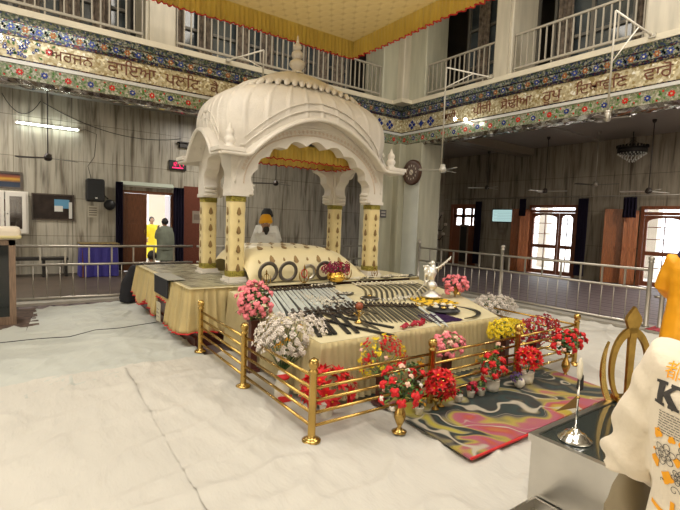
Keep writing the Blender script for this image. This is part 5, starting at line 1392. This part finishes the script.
b = B(); U_ = V3(0,0,1)
P = lambda r_, z, d=0: R_*r_+U_*z+V3(R_.y,-R_.x,0)*d
b.tube([P(-.03,.22),P(-.02,.26),P(.0,.32),P(.01,.38),P(.0,.42)], [.03,.055,.06,.042,.026], 10)          # body + neck
b.ell(P(-.005,.445), .032, 0, 10, 8); b.tube([P(-.02,.445),P(-.055,.435),P(-.06,.42)], [.014,.009,.003], 6)
b.tube([P(-.02,.25),P(-.10,.16),P(-.20,.05)], [.03,.022,.012], 8, flat=.4)                              # tail
b.tube([P(-.01,.23),P(-.012,.20)], [.014,.012], 6); b.tube([P(.02,.23),P(.018,.20)], [.014,.012], 6)
b.tube([P(.02,.36),P(.09,.40),P(.17,.47),P(.235,.54)], [.028,.032,.024,.012], 10, flat=.5)               # raised wing
for k_ in range(5): b.tube([P(-.015,.36-.012*k_),P(-.07-.008*k_,.405-.03*k_),P(-.115+.006*k_,.40-.055*k_),P(-.105+.012*k_,.33-.05*k_)], [.020,.024,.020,.007], 8, flat=.6)
fused(b, 'bird_body', SILVER, t, .009, 2)
for i in range(6):
    b = B(); u = i/5; p0 = P(.05+.17*u, .375+.145*u, .004); b.tube([p0, p0+P(-.012,-.085+.045*u)], [.013,.004], 6); b.build('feather', SILVER, t)
# ornate oval plates, gourd and a little golden stand in the centre
for i, (x, y, r_, lab) in enumerate(((3.42,4.62,.13,'dark oval plate with pale lattice in the centre of the weapons table'),(3.02,4.26,.12,'dark oval plate nearer the front, beside the little golden stand'))):
    t = thing('oval_plate', lab, 'plate', tuple(tp(x, y, .004))); b = B(); b.lathe([(r_*.7,0),(r_,.012),(r_*1.02,.02),(r_*.9,.016),(.01,.012)], n=24, sy=.6); b.build('dish', DULL, t)
    b = B(); 
    for k_ in range(10): a = k_*PI/5; b.ell((r_*.6*math.cos(a), r_*.36*math.sin(a), .02), (.018,.012,.008), 0, 6, 4)
    b.build('beads', IVORY, t)
t = thing('round_shield', 'small bare steel dish with a brass centre left of the sabre fan', 'dish', tuple(tp(3.56,4.30,.004))); b = B(); b.lathe([(.12,0),(.11,.02),(.05,.035),(.01,.038)], n=24); b.build('dish', DULL, t); b = B(); b.ell((0,0,.04), (.03,.03,.015)); b.build('boss', BRASS, t)
t = thing('golden_stand', 'little golden stand with a rust coloured ball near the table front', 'ornament', tuple(tp(2.74,3.46,.004)))
b = B(); b.lathe([(.045,0),(.03,.015),(.01,.03),(.01,.10),(.03,.12),(.01,.13)], n=12); b.tube([(-.06,0,.10),(0,0,.06),(.06,0,.10)], .006, 6); b.build('stand', BRASS, t)
b = B(); b.ell((0,0,.165), .04, 0, 12, 8); b.build('ball', mat('rust ball', (.28,.07,.03), .4), t)
# white bead heap (nobody could count it)
q = random.Random(4); b = B()
for i in range(150):
    x = 2.92+q.gauss(0,.10); y = 4.36+q.gauss(0,.13); 
    b.ell((x, y, tz(y)+.012+.015*q.random()), .011, 0, 5, 4)
tag(b.build('bead_string', mat('pearl beads', (.62,.58,.48), .3)), 'tangled string of pale beads between the sword row and the sabres', 'beads', kind='stuff')
q = random.Random(9); b = B()
for i in range(70):
    x = 3.98+q.gauss(0,.22); y = 4.18+q.gauss(0,.05); b.ell((x, y, tz(y)+.012+.01*q.random()), .013, 0, 5, 4)
tag(b.build('bead_string', mat('pearl beads', (.62,.58,.48), .3)), 'pale beads lying along the tips of the curved sabres', 'beads', kind='stuff')

# ================================================================== people
def loft(b, rings, n=24, e=2.4):
    prev = None
    for c, rx, ry in rings:
        q = []
        for i in range(n):
            a = 2*PI*i/n; c_, s_ = math.cos(a), math.sin(a); k_ = (abs(c_)**e+abs(s_)**e)**(-1/e)
            q.append(b.bm.verts.new((c[0]+rx*k_*c_, c[1]+ry*k_*s_, c[2])))
        if prev:
            for i in range(n): b.face([prev[i], prev[(i+1)%n], q[(i+1)%n], q[i]], 0, True)
        else: b.face(list(reversed(q)))
        prev = q
    b.face(prev)
def hand(b, wrist, d, side, s_=1.0, curl=.5):
    """palm and five fingers; d = direction of the fingers, side = thumb direction"""
    w_ = Vector(wrist); d = Vector(d).normalized(); sd = Vector(side); sd = (sd-d*sd.dot(d)).normalized(); dn = d.cross(sd).normalized()
    pc = w_+d*.045*s_; M = Matrix((sd, dn, d)).transposed().to_4x4(); b.ell(pc, (.040*s_, .016*s_, .052*s_), 0, 10, 8, M)
    for k_, (o_, l) in enumerate(((.030,.072),(.010,.082),(-.010,.076),(-.029,.060))):
        p0 = w_+d*.080*s_+sd*o_*s_; p1 = p0+(d*math.cos(curl*.5)-dn*math.sin(curl*.5))*l*.5*s_; p2 = p1+(d*math.cos(curl*1.4)-dn*math.sin(curl*1.4))*l*.5*s_
        b.tube([w_+d*.04*s_+sd*o_*.8*s_, p0, p1, p2], [.010*s_,.0095*s_,.0088*s_,.0072*s_], 8)
    b.tube([w_+d*.02*s_+sd*.022*s_, w_+d*.045*s_+sd*.052*s_, w_+d*.078*s_+sd*.062*s_], [.012*s_,.0105*s_,.008*s_], 8)
def person(label, loc, rz, H=1.7, seated=False, arms=None, top=WHITECL, bottom=KHAKI, lean=0, skirtlen=None, voxel=.012, turban=None, hair=HAIR, beard=None, shawl=None, gname='shirt', drop=.0, wide=1.0, topdisp=None, torso_vox=None):
    s_ = H/1.7; t = thing('person', label, 'person', loc, rz)
    zp = .10 if seated else .90*1.0
    up_ = .86 if seated else 0
    def P(x, y, z):          # upper body points given for a standing figure; seated figures are lowered
        if seated: z = z-.80
        if z > zp: x = x+lean*(z-zp)
        return V3(x*s_, y*s_, z*s_)
    A = arms or {1: ((.03,.25,1.13),(.16,.22,.92)), -1: ((.03,-.25,1.13),(.16,-.22,.92))}
    hd = P(.02, 0, 1.59)
    b = B()
    b.tube([P(0,0,.92),P(0,0,1.05),P(0,0,1.25),P(0,0,1.38)], [.12*s_,.12*s_,.13*s_,.10*s_], 16)
    b.tube([P(0,0,1.36),P(0,0,1.42),P(.012,0,1.52)], [.075*s_,.058*s_,.055*s_], 14)
    b.ell(hd, (.098*s_,.078*s_,.118*s_), 0, 20, 14); b.ell(hd+V3(.045,0,-.062)*s_, (.048*s_,.052*s_,.05*s_), 0, 12, 8)
    b.tube([hd+V3(.092,0,.012)*s_, hd+V3(.112,0,-.028)*s_, hd+V3(.095,0,-.035)*s_], [.009*s_,.016*s_,.010*s_], 8)
    for k_ in (-1,1): b.ell(hd+V3(-.005,k_*.079,-.01)*s_, (.018*s_,.010*s_,.030*s_), 0, 8, 6)
    for k_ in (-1,1):
        el, wr_ = A[k_]; sh = P(0, k_*.185, 1.375); E_, W_ = P(*el), P(*wr_)
        b.tube([P(0,k_*.06,1.37), sh, sh.lerp(E_,.5), E_, E_.lerp(W_,.5), W_], [.055*s_,.052*s_,.045*s_,.038*s_,.034*s_,.026*s_], 12)
        hand(b, W_, (W_-E_), V3(.3,-k_*.5,.4), s_)
    if seated:
        for k_ in (-1,1): b.tube([V3(0,k_*.10,.12)*s_, V3(.30,k_*.34,.12)*s_, V3(.36,-k_*.05,.07)*s_], [.085*s_,.065*s_,.045*s_], 12)
    else:
        for k_ in (-1,1):
            b.tube([P(0,k_*.09,.95),P(.01,k_*.10,.72),P(.02,k_*.10,.49),P(-.01,k_*.10,.28),P(-.02,k_*.10,.07)], [.09*s_,.082*s_,.056*s_,.052*s_,.036*s_], 12)
            b.tube([V3(-.05,k_*.10,.035)*s_, V3(.06,k_*.11,.035)*s_, V3(.17,k_*.12,.025)*s_], [.035*s_,.036*s_,.026*s_], 10)
    body = fused(b, 'body', SKIN, t, voxel*.75, 3)
    for k_ in (-1,1):
        b = B(); b.ell(hd+V3(.089,k_*.032,.012)*s_, (.009*s_,.015*s_,.008*s_), 0, 10, 6); b.build('eye', mat('eye white',(.7,.68,.62),.3), body)
        b = B(); b.ell(hd+V3(.096,k_*.032,.012)*s_, (.004*s_,.006*s_,.006*s_), 0, 8, 6); b.build('iris', HAIR, body)
    b = B(); b.ell(hd+V3(.092,0,-.066)*s_, (.008*s_,.026*s_,.008*s_), 0, 10, 6); b.build('mouth', mat('lips',(.26,.09,.07),.5), body)
    # garment
    b = B(); w_ = wide
    z0 = skirtlen if skirtlen is not None else .84
    rings = [((0,0,z0), .15, .20)] if not seated else [((.0,0,.82), .20, .24)]
    pts = [(0,.93,.135*w_,.185*w_),(0,1.05,.128*w_,.172*w_),(0,1.2,.135*w_,.188*w_),(.0,1.31,.13*w_,.195*w_),(.0,1.385,.105*w_,.165*w_),(.0,1.425,.075*w_,.10),( .005,1.44,.062,.072)]
    R2 = []
    if skirtlen is not None and not seated:
        for k_ in range(3): z = skirtlen+(.93-skirtlen)*k_/3; R2.append((P(0,0,z), (.21-.02*k_)*s_*w_, (.25-.02*k_)*s_*w_))
    elif seated: R2.append((P(0,0,.83), .19*s_, .23*s_))
    else: R2.append((P(0,0,z0), .14*s_*w_, .19*s_*w_))
    for x, z, rx, ry in pts: R2.append((P(x,0,z), rx*s_, ry*s_))
    loft(b, R2)
    for k_ in (-1,1):
        el, wr_ = A[k_]; sh = P(0, k_*.175, 1.365); E_, W_ = P(*el), P(*wr_); e2 = E_.lerp(W_, .93)
        b.tube([P(0,k_*.09,1.34), sh, sh.lerp(E_,.5), E_, E_.lerp(W_,.5), e2], [.085*s_,.078*s_*w_,.068*s_*w_,.060*s_*w_,.055*s_*w_,.042*s_*w_], 14)
    g = fused(b, gname, top, t, torso_vox or voxel, 4, topdisp or (lambda p: .006*noise.noise(p*14)))
    # legs
    b = B()
    if seated:
        for k_ in (-1,1): b.tube([V3(0,k_*.10,.13)*s_, V3(.30,k_*.34,.13)*s_, V3(.34,k_*.05,.09)*s_], [.115*s_,.09*s_,.07*s_], 12)
        b.ell(V3(.0,0,.10)*s_, (.19*s_,.22*s_,.11*s_), 0, 16, 10)
    else:
        for k_ in (-1,1): b.tube([P(0,k_*.09,.97),P(.01,k_*.10,.72),P(.02,k_*.10,.49),P(0,k_*.10,.28),P(-.01,k_*.10,.09)], [.115*s_,.105*s_,.085*s_,.078*s_,.07*s_], 14)
    fused(b, 'trousers', bottom, t, voxel, 3, lambda p: .004*noise.noise(p*12))
    if turban:
        m1, m2 = turban; b = B()
        for k_ in range(6):
            a_ = .25*k_; b.tube([hd+V3(-.012+(.118-.008*k_)*math.cos(a)*1.0, (.106-.009*k_)*math.sin(a), .045+.022*k_+.035*math.cos(a+PI)*(1 if k_ < 4 else .3)*-1)*s_ for a in [2*PI*j/28 for j in range(29)]], .026*s_, 8)
        b.ell(hd+V3(-.005,0,.085)*s_, (.120*s_,.118*s_,.105*s_), 0, 16, 10)
        fused(b, 'turban', m1, t, .010, 2)
        if m2:
            b = B(); b.ell(hd+V3(-.045,0,.165)*s_, (.055*s_,.055*s_,.045*s_), 0, 16, 10); b.build('turban_crown', m2, t)
    elif hair:
        b = B(); b.ell(hd+V3(-.018,0,.022)*s_, (.100*s_,.088*s_,.115*s_), 0, 20, 12)
        for i in range(30):
            a = .9+4.5*i/29; b.tube([hd+V3(.06*math.cos(a)-.01,.06*math.sin(a),.10)*s_, hd+V3(.098*math.cos(a)-.02,.088*math.sin(a),.02)*s_, hd+V3(.095*math.cos(a)-.02,.085*math.sin(a),-.05)*s_], [.012*s_,.014*s_,.006*s_], 6)
        fused(b, 'hair', hair, t, .009, 1)
    if beard:
        b = B(); b.ell(hd+V3(.055,0,-.095)*s_, (.050*s_,.060*s_,.070*s_), 0, 14, 10); b.ell(hd+V3(.085,0,-.050)*s_, (.022*s_,.040*s_,.012*s_), 0, 12, 6); b.ell(hd+V3(.065,0,-.15)*s_, (.03*s_,.035*s_,.05*s_), 0, 10, 8)
        fused(b, 'beard', beard, t, .008, 2)
    if shawl:
        b = B(); loft(b, [(P(-.02,0,.72), .20*s_, .27*s_), (P(-.02,0,1.0), .20*s_, .28*s_), (P(-.01,0,1.25), .18*s_, .27*s_), (P(-.005,0,1.38), .14*s_, .22*s_), (P(0,0,1.47), .09*s_, .12*s_)])
        fused(b, 'shawl', shawl, t, .014, 3, lambda p: .014*noise.noise(V3(p.x*10,p.y*10,p.z*2)))
    return t, g, hd, P, s_
# reader seated behind the scripture
person('person in white with a marigold turban seated reading behind the gold drape', (3.66,7.46,PZ+.012), -PI/2-.25, 1.62, True, {1: ((.10,.26,1.12),(.30,.12,1.02)), -1: ((.10,-.26,1.12),(.30,-.12,1.02))}, WHITECL, WHITECL, .12, turban=(TURB, mat('navy turban', (.012,.012,.03), .7)), beard=mat('grey black beard', (.03,.028,.026), .8))
person('person in white with a dark turban standing behind the seated reader', (4.28,8.62,.016), -PI/2-.5, 1.70, False, {1: ((.06,.26,1.12),(.26,.20,1.12)), -1: ((.06,-.26,1.12),(.26,-.20,1.12))}, WHITECL, WHITECL, .0, skirtlen=.5, turban=(mat('black turban', (.012,.012,.014), .7), None), beard=HAIR)
person('person in a grey green shawl with dark hair standing at the open left door', (3.32,12.75,.002), PI*.62, 1.47, False, {1: ((.10,.24,1.12),(.20,.12,1.36)), -1: ((.06,-.25,1.12),(.16,-.2,.98))}, GREYCL, GREYCL, .05, skirtlen=.4, shawl=GREYCL, wide=1.2)
person('person in bright yellow outside beyond the open left doorway', (3.62,15.6,-.02), -PI/2, 1.5, False, None, mat('bright yellow robe', (.85,.66,.03), .7), WHITECL, 0, skirtlen=.2)
person('dark-haired person in dark clothes seated on the floor beyond the platform left end', (2.30,9.78,.002), PI/2+.3, 1.55, True, None, BLACKCLOTH, BLACKCLOTH, .05)
person('person in olive grey clothes seated bowing between the left pavilion pillars', (3.62,8.62,.016), -PI/2+.3, 1.6, True, {1: ((.12,.24,1.14),(.30,.14,1.0)), -1: ((.12,-.24,1.14),(.30,-.14,1.0))}, OLIVE, mat('dull red trousers', (.22,.02,.02), .8), .28, turban=(mat('maroon turban', (.10,.01,.02), .7), None))
person('person in a saffron orange robe with a navy scarf at the right picture edge side of the railing', (4.88,1.40,.014), .25, 1.66, False, {1: ((.04,.25,1.12),(.20,.16,1.0)), -1: ((.04,-.25,1.12),(.20,-.16,.98))}, ORANGE, ORANGE, 0, skirtlen=.12, wide=1.15)
sc_o = [o for o in bpy.data.objects if o.name.startswith('person')][-1]
sc_o['label'] = 'person in a saffron orange robe and navy scarf standing behind the cream sweatshirt wearer'
b = B(); b.tube([(.10*math.cos(a), .12*math.sin(a), 1.40+.03*math.cos(a)) for a in [2*PI*i/20 for i in range(21)]], .038, 10); b.tube([(.08,.10,1.40),(.14,.10,1.25),(.15,.09,1.05)], [.045,.04,.03], 10)
fused(b, 'scarf', mat('navy violet scarf', (.035,.022,.10), .8), sc_o, .012, 2)
b = B(); b.tube([(0,0,0),(-.02,.05,-.12),(-.05,.08,-.42)], [.012,.05,.03], 10)
# black garment beside the platform
b = B(); b.tube([(1.62,8.62,.04),(1.62,8.60,.35),(1.72,8.55,.62),(1.84,8.5,.70)], [.16,.13,.10,.04], 14); fused(b, 'black_jacket', BLACKCLOTH, None, .02, 3, lambda p: .02*noise.noise(p*9))
o = bpy.data.objects['black_jacket']; tag(o, 'black jacket slumped against the far left corner of the platform', 'jacket')
o = None
# foreground person in the sweatshirt
def folds(p):
    n_ = .006*noise.noise(p*9)
    d_ = 0
    # sleeve creases
    if p.y > .20: d_ = .012*math.sin(p.z*70+6*noise.noise(p*6))*max(0, min(1, (1.28-p.z)*5))
    return n_+d_*.8
fp, fg, fh, fP, fs = person('person in a cream sweatshirt with orange and charcoal back print, head out of view', (1.30,.225,.014), .0, 1.575, False,
    {1: ((.01,.285,1.07),(.24,.15,1.00)), -1: ((.01,-.285,1.07),(.24,-.15,1.00))}, SWEAT, KHAKI, .0, voxel=.010, wide=1.18, topdisp=folds, torso_vox=.008)
fg.name = 'sweatshirt'
# khaki shoulder bag at the hip
b = B(); b.ell((1.40,.50,.80), (.11,.05,.15), 0, 16, 10); b.box((1.30,.46,.66),(1.50,.54,.86))
ob = fused(b, 'shoulder_bag', KHAKI, None, .012, 4, lambda p: .008*noise.noise(p*14)); tag(ob, 'khaki cloth bag at the hip of the sweatshirt wearer, under the sleeve', 'bag')
# ribbed cuff + hem
for k_ in (-1, 1):
    E_, W_ = fP(.01,k_*.285,1.07), fP(.24,k_*.15,1.00); b = B(); a_ = E_.lerp(W_,.86); c_ = E_.lerp(W_,.98); b.tube([a_, c_], [.044*fs*1.1,.036*fs*1.15], 20); b.build('cuff', SWEAT, fg)
b = B(); b.tube([fP(.0+.078*math.cos(a), .085*math.sin(a), 1.435+.012*math.cos(a)) for a in [2*PI*i/28 for i in range(29)]], .014, 8); b.build('collar', SWEAT, fg)
# back print, projected on the cloth
bpy.context.view_layer.update()
bvh = BVHTree.FromPolygons([v.co.copy() for v in fg.data.vertices], [tuple(p.vertices) for p in fg.data.polygons])
def project(name, b, m):
    bmesh.ops.triangulate(b.bm, faces=b.bm.faces[:])
    for _ in range(3):
        es = [e for e in b.bm.edges if e.calc_length() > .012]
        if es: bmesh.ops.subdivide_edges(b.bm, edges=es, cuts=1); bmesh.ops.triangulate(b.bm, faces=[f_ for f_ in b.bm.faces if len(f_.verts) > 3])
    for v in b.bm.verts:
        h = bvh.ray_cast(V3(-.6, v.co.x+.016, v.co.y), V3(1,0,0))
        if h[0]: v.co = V3(h[0].x-.0022, h[0].y, h[0].z)
        else: v.co = V3(-.05, v.co.x, v.co.y)
    bm = b.bm; me = bpy.data.meshes.new(name); bm.to_mesh(me); bm.free(); me.materials.append(m)
    o = bpy.data.objects.new(name, me); C.objects.link(o); o.parent = fg; return o
def flat_text(b, body, size, u, z, bold=0):
    """u = distance to the right seen from behind (towards -Y), starting at local y = -u"""
    me = text_mesh(body, size, extrude=0)
    for p in me.polygons:
        try: b.bm.faces.new([b.bm.verts.new((-(me.vertices[i].co.x+u), me.vertices[i].co.y+z, 0)) for i in p.vertices])
        except ValueError: pass
def line2(b, pts, w):
    for (x0,z0),(x1,z1) in zip(pts, pts[1:]):
        dx, dz = x1-x0, z1-z0; l = math.hypot(dx, dz) or 1e-6; nx, nz = -dz/l*w/2, dx/l*w/2
        q = [(-(x0+nx),z0+nz),(-(x1+nx),z1+nz),(-(x1-nx),z1-nz),(-(x0-nx),z0-nz)]
        b.bm.faces.new([b.bm.verts.new((x, z, 0)) for x, z in q])
b = B(); flat_text(b, '都', .042, -.152, 1.258); flat_text(b, '市', .042, -.104, 1.258); project('kanji_print', b, PRINTO)
b = B()
kx, kz, kh, kk = -.165, 1.193, .054, .5
for z in (kz+.004, kz+kh-.004): line2(b, [(kx,z),(kx+.026,z)], .007); line2(b, [(kx+.034,z),(kx+.060,z)], .007)
line2(b, [(kx+.013,kz+.002),(kx+.013,kz+kh-.002)], .016); line2(b, [(kx+.019,kz+.024),(kx+.047,kz+kh-.003)], .008); line2(b, [(kx+.026,kz+.031),(kx+.050,kz+.003)], .016)
for c_ in (.092, .158):     # the next letters
    line2(b, [(kx+c_+.022*math.cos(a), kz+kh/2+.021*math.sin(a)) for a in [2*PI*i/20 for i in range(21)]], .012)
project('letter_print', b, PRINTK)
b = B(); q = random.Random(3)
for i in range(9):
    x = -.150; z = kz-.012-.0058*i; end = -.02-.004*i
    while x < end:
        l = q.uniform(.004,.012); line2(b, [(x,z),(min(end,x+l),z)], .0017); x += l+.002
project('small_text_print', b, PRINTK)
b = B()
def petal_ring(cx, cz_, r_, n, ph, w=.0014):
    for k_ in range(n):
        a = ph+2*PI*k_/n; pts = []
        for j in range(9):
            tt = -1+2*j/8; rr = r_*(1-.35*tt*tt); aa = a+tt*.55*PI/n*1.6; pts.append((cx+rr*math.cos(aa), cz_+rr*math.sin(aa)))
        line2(b, [(cx+r_*.45*math.cos(a-.3), cz_+r_*.45*math.sin(a-.3))]+pts+[(cx+r_*.45*math.cos(a+.3), cz_+r_*.45*math.sin(a+.3))], w)
for cx, cz_, r_ in ((-.128,1.088,.026),(-.080,1.105,.022),(-.045,1.075,.026),(-.092,1.052,.018),(-.02,1.11,.02),(-.055,1.04,.016)):
    petal_ring(cx, cz_, r_, 6, .3); petal_ring(cx, cz_, r_*.62, 5, .9); petal_ring(cx, cz_, r_*.3, 4, .1)
for cx, cz_, r_ in ((-.10,1.018,.012),(-.075,1.005,.013),(-.05,1.012,.012),(-.128,1.028,.004),(-.06,.985,.012)):
    line2(b, [(cx+(r_-.0008*j)*math.cos(j*.55), cz_+(r_-.0008*j)*math.sin(j*.55)) for j in range(14)], .0014)
project('line_art_print', b, PRINTK)
b = B()
def blob(cx, cz_, r_, sd):
    pts = [(-(cx+r_*(1+.28*math.sin(3*a+sd))*math.cos(a)), cz_+r_*(1+.28*math.cos(4*a+sd))*math.sin(a), 0) for a in [2*PI*i/14 for i in range(14)]]
    b.bm.faces.new([b.bm.verts.new(p) for p in pts])
for cx, cz_, r_, sd in ((-.148,1.128,.011,1),(-.115,1.128,.008,2),(-.090,1.130,.009,3),(-.155,1.085,.004,4),(-.150,1.060,.012,5),(-.098,1.085,.009,6),(-.118,1.038,.014,7),(-.072,1.07,.009,8),(-.060,1.030,.015,9),(-.03,1.09,.01,10)): blob(cx, cz_, r_, sd)
project('flower_colour_print', b, PRINTO)
b = B(); flat_text(b, '木', .125, -.165, .885); project('kanji_print', b, PRINTO)

# ================================================================== steel donation box and what stands on it
BZ = .60
t = thing('donation_box', 'brushed steel donation box with dark glass top in the right foreground', 'box', (2.02,.50,.02), .0)
b = B(); b.box((-.02,-.22,0),(1.02,.66,BZ-.035), bev=.004); b.build('box_body', STEEL, t)
b = B(); b.box((-.03,-.23,BZ-.035),(1.03,.67,BZ-.022)); b.box((-.03,-.23,BZ-.022),(0.0,.67,BZ)); b.box((1.0,-.23,BZ-.022),(1.03,.67,BZ)); b.box((0,.64,BZ-.022),(1.0,.67,BZ)); b.box((0,-.23,BZ-.022),(1.0,-.2,BZ)); b.build('top_rim', STEEL, t)
b = B(); b.box((0,-.2,BZ-.022),(1.0,.64,BZ-.008)); b.build('glass_top', GLASSD, t)
b = B(); b.box((.52,.42,BZ-.008),(.66,.44,BZ-.004)); b.build('coin_slot', BLACK, t)
t = thing('steel_tray', 'open steel tray frame at the foot of the donation box, bottom edge of view', 'tray', (1.72,.62,.02))
b = B(); 
for a_, c_ in (((0,0,.0),(0,.50,.30)),): pass
b.box((.0,.0,.25),(.27,.50,.262)); b.box((0,0,.262),(.012,.50,.31)); b.box((0,.488,.262),(.27,.50,.31)); b.box((0,0,.262),(.27,.012,.31)); b.box((.258,.012,.262),(.27,.488,.31)); b.build('tray_body', STEEL, t)
for x in (.01,.24):
    for y in (.01,.47):
        b = B(); b.box((x,y,0),(x+.02,y+.02,.25)); b.build('leg', STEEL, t)
# stand with candle-shaped tip and pennant
t = thing('rod_stand', 'chrome rod stand with flame-shaped cream tip and a brown pennant on the donation box', 'stand', (2.13,1.02,.02+BZ-.006))
b = B(); b.lathe([(.074,0),(.075,.006),(.062,.010),(.060,.018),(.050,.022),(.046,.034),(.030,.038),(.018,.05),(.012,.055)], n=32); b.build('base', CHROME, t)
b = B(); b.tube([(0,0,.05),(0,0,.33)], .0055, 10); b.build('rod', CHROME, t)
b = B(); b.ell((0,0,.115+.09), (.010,.010,.008), 0, 12, 6); b.build('collar', BRASS, t)
b = B(); b.lathe([(.004,.285),(.011,.30),(.014,.325),(.012,.36),(.006,.385),(.001,.395)], n=14); b.build('tip', IVORY, t)
b = B(); b.prism([R_*.002+U_*.235, R_*.020+U_*.245, R_*.018+U_*.31, R_*-.004+U_*.335, R_*-.012+U_*.25], V3(R_.y,-R_.x,0)*.004); b.build('dark_blade', IRON, t)
b = B(); b.prism([R_*-.004+U_*.215, R_*-.004+U_*.155, R_*-.10+U_*.135, R_*-.045+U_*.175], V3(R_.y,-R_.x,0)*.003); b.build('pennant', mat('brown gold pennant', (.16,.09,.02), .6), t)
b = B(); b.tube([R_*-.10+U_*.135, R_*0+U_*.16], .003, 6); b.build('pennant_rod', BRASS, t)
# golden emblem behind the box
t = thing('khanda_emblem', 'large golden double-edged sword emblem rising behind the cream sweatshirt sleeve', 'emblem', (2.87,1.10,.02+BZ), .9483-PI/2)
b = B(); b.prism([(-.018,-.012,.02),(.018,-.012,.02),(.026,-.012,.36),(.034,-.012,.42),(.060,-.012,.475),(.050,-.012,.50),(0,-.012,.555),(-.050,-.012,.50),(-.060,-.012,.475),(-.034,-.012,.42),(-.026,-.012,.36)], (0,.024,0)); b.box((-.024,-.016,.37),(.024,.016,.40)); b.build('central_blade', BRASSD, t)
for s_ in (-1, 1):
    b = B(); I_, O_ = [], []
    for i in range(25):
        u = i/24; a = PI/2-u*2.55; w_ = .026*(1-.55*u)+.004; cx, cz_ = .115*math.cos(a)*s_*1.25, .20+.215*math.sin(a); nx, nz = math.cos(a)*s_, math.sin(a)
        I_.append(V3(cx-nx*w_, -.012, cz_-nz*w_)); O_.append(V3(cx+nx*w_*.6, -.012, cz_+nz*w_*.6))
    b.strip(I_, O_, (0,.024,0)); b.build('arched_blade', BRASSD, t)
    b = B(); I_, O_ = [], []
    for i in range(21):
        u = i/20; a = .62-u*2.0; w_ = .030*math.sin(PI*min(.97, u*.9+.03)); cx, cz_ = .215*math.cos(a)*s_, .19+.27*math.sin(a)
        I_.append(V3(cx-math.cos(a)*s_*w_, -.010, cz_-math.sin(a)*w_)); O_.append(V3(cx+math.cos(a)*s_*w_*.3, -.010, cz_+math.sin(a)*w_*.3))
    b.strip(I_, O_, (0,.020,0)); b.build('curved_blade', BRASS, t)
b = B(); b.box((-.10,-.04,0),(.10,.04,.03), bev=.004); b.build('base', BRASS, t); t.scale = (.74, 1, 1)
#PART4
# ------------------------------------------------------------------ light
w = bpy.data.worlds.new('world'); sc.world = w; w.use_nodes = True
bg = w.node_tree.nodes['Background']; bg.inputs[0].default_value = (.93, .97, 1.0, 1); bg.inputs[1].default_value = 4.0
def panel(label, x, y, z, w_, d_, power, col):  # unseen framed area light, added as overhead fill
    t = thing('added_fill_panel', label, 'lamp', (x, y, z))
    b = B(); b.box((-w_/2-.05,-d_/2-.05,0),(w_/2+.05,-d_/2,.1)); b.box((-w_/2-.05,d_/2,0),(w_/2+.05,d_/2+.05,.1)); b.box((-w_/2-.05,-d_/2,0),(-w_/2,d_/2,.1)); b.box((w_/2,-d_/2,0),(w_/2+.05,d_/2,.1)); b.build('frame', WHITEP, t)
    l = bpy.data.lights.new('panel', 'AREA'); l.shape = 'RECTANGLE'; l.size = w_; l.size_y = d_; l.energy = power; l.color = col
    o = bpy.data.objects.new('fill_lamp', l); C.objects.link(o); o.parent = t; o.location = (0,0,.02)
    return t
WARM = (1, .935, .84)
panel('added unseen warm fill panel over the hall near the camera', 1.0, -1.0, 7.8, 4, 3, 330, WARM)
panel('added unseen warm fill panel over the cloth-covered floor left', -2.2, 4.0, 7.8, 3, 4, 310, WARM)
panel('added unseen warm fill panel over the hall near the right gallery', 6.9, 1.2, 7.8, 2, 4, 200, WARM)
panel('added unseen warm fill panel directly over the hanging canopy', 3.6, 5.6, 7.8, 3, 3, 170, WARM)  # added to light the canopy cloth through from above
for i, (x, y, p) in enumerate(((-1, 11.4, 110), (4.5, 11.4, 75), (12.2, 1.6, 260))):  # unseen aisle fill, added to brighten the outer walls
    panel(['added unseen warm aisle fill above the left wall pictures', 'added unseen warm aisle fill behind the marble pavilion', 'added unseen warm aisle fill beyond the right picture edge'][i], x, y, 4.28, 1.0, .5, p, WARM)
# added fill lights framed as windows on the near walls, out of view
def added_window(n, x, y, rz, w_, h_, power):
    t = struct(bpy.data.objects.new('window_%d' % n, None)); C.objects.link(t); t.location = (x, y, 2.6); t.rotation_euler = (0,0,rz)
    b = B(); b.box((-w_/2-.08,-.03,-h_/2-.08),(w_/2+.08,.03,-h_/2)); b.box((-w_/2-.08,-.03,h_/2),(w_/2+.08,.03,h_/2+.08)); b.box((-w_/2-.08,-.03,-h_/2),(-w_/2,.03,h_/2)); b.box((w_/2,-.03,-h_/2),(w_/2+.08,.03,h_/2)); b.box((-.03,-.03,-h_/2),(.03,.03,h_/2)); b.build('window_frame', WOODD, t)
    l = bpy.data.lights.new('added_fill', 'AREA'); l.shape = 'RECTANGLE'; l.size = w_; l.size_y = h_; l.energy = power; l.color = (1,.97,.92)
    o = bpy.data.objects.new('added_fill', l); C.objects.link(o); o.parent = t; o.location = (0,-.05,0); o.rotation_euler = (PI/2,0,0)
added_window(1, -5.9, 3.0, PI/2, 5.0, 2.8, 190)
added_window(2, 0.5, -5.9, PI, 6.0, 2.8, 230)
# small spot bulbs on the frieze beside the corner
for i, (y, z) in enumerate(((7.02, 3.97), (6.72, 3.90))):
    t = thing('spot_bulb', ['bright bulb on the frieze by the white fan rod, left one', 'bright bulb on the frieze by the white fan rod, right one'][i], 'lamp', (XR-.28, y, z)); b = B(); b.ell((0,0,0), .035); b.build('bulb', BULB, t); b = B(); b.tube([(.03,0,0),(.27,0,0)], .012); b.build('holder', BRASSD, t)
sc.view_settings.view_transform = 'Standard'; sc.view_settings.look = 'None'; sc.view_settings.exposure = 0.24; sc.view_settings.gamma = 1
sc.view_settings.use_curve_mapping = False
sc.cycles.use_denoising = True
sc.cycles.max_bounces = 8; sc.cycles.diffuse_bounces = 4; sc.cycles.sample_clamp_indirect = 6; sc.cycles.caustics_reflective = False; sc.cycles.caustics_refractive = False
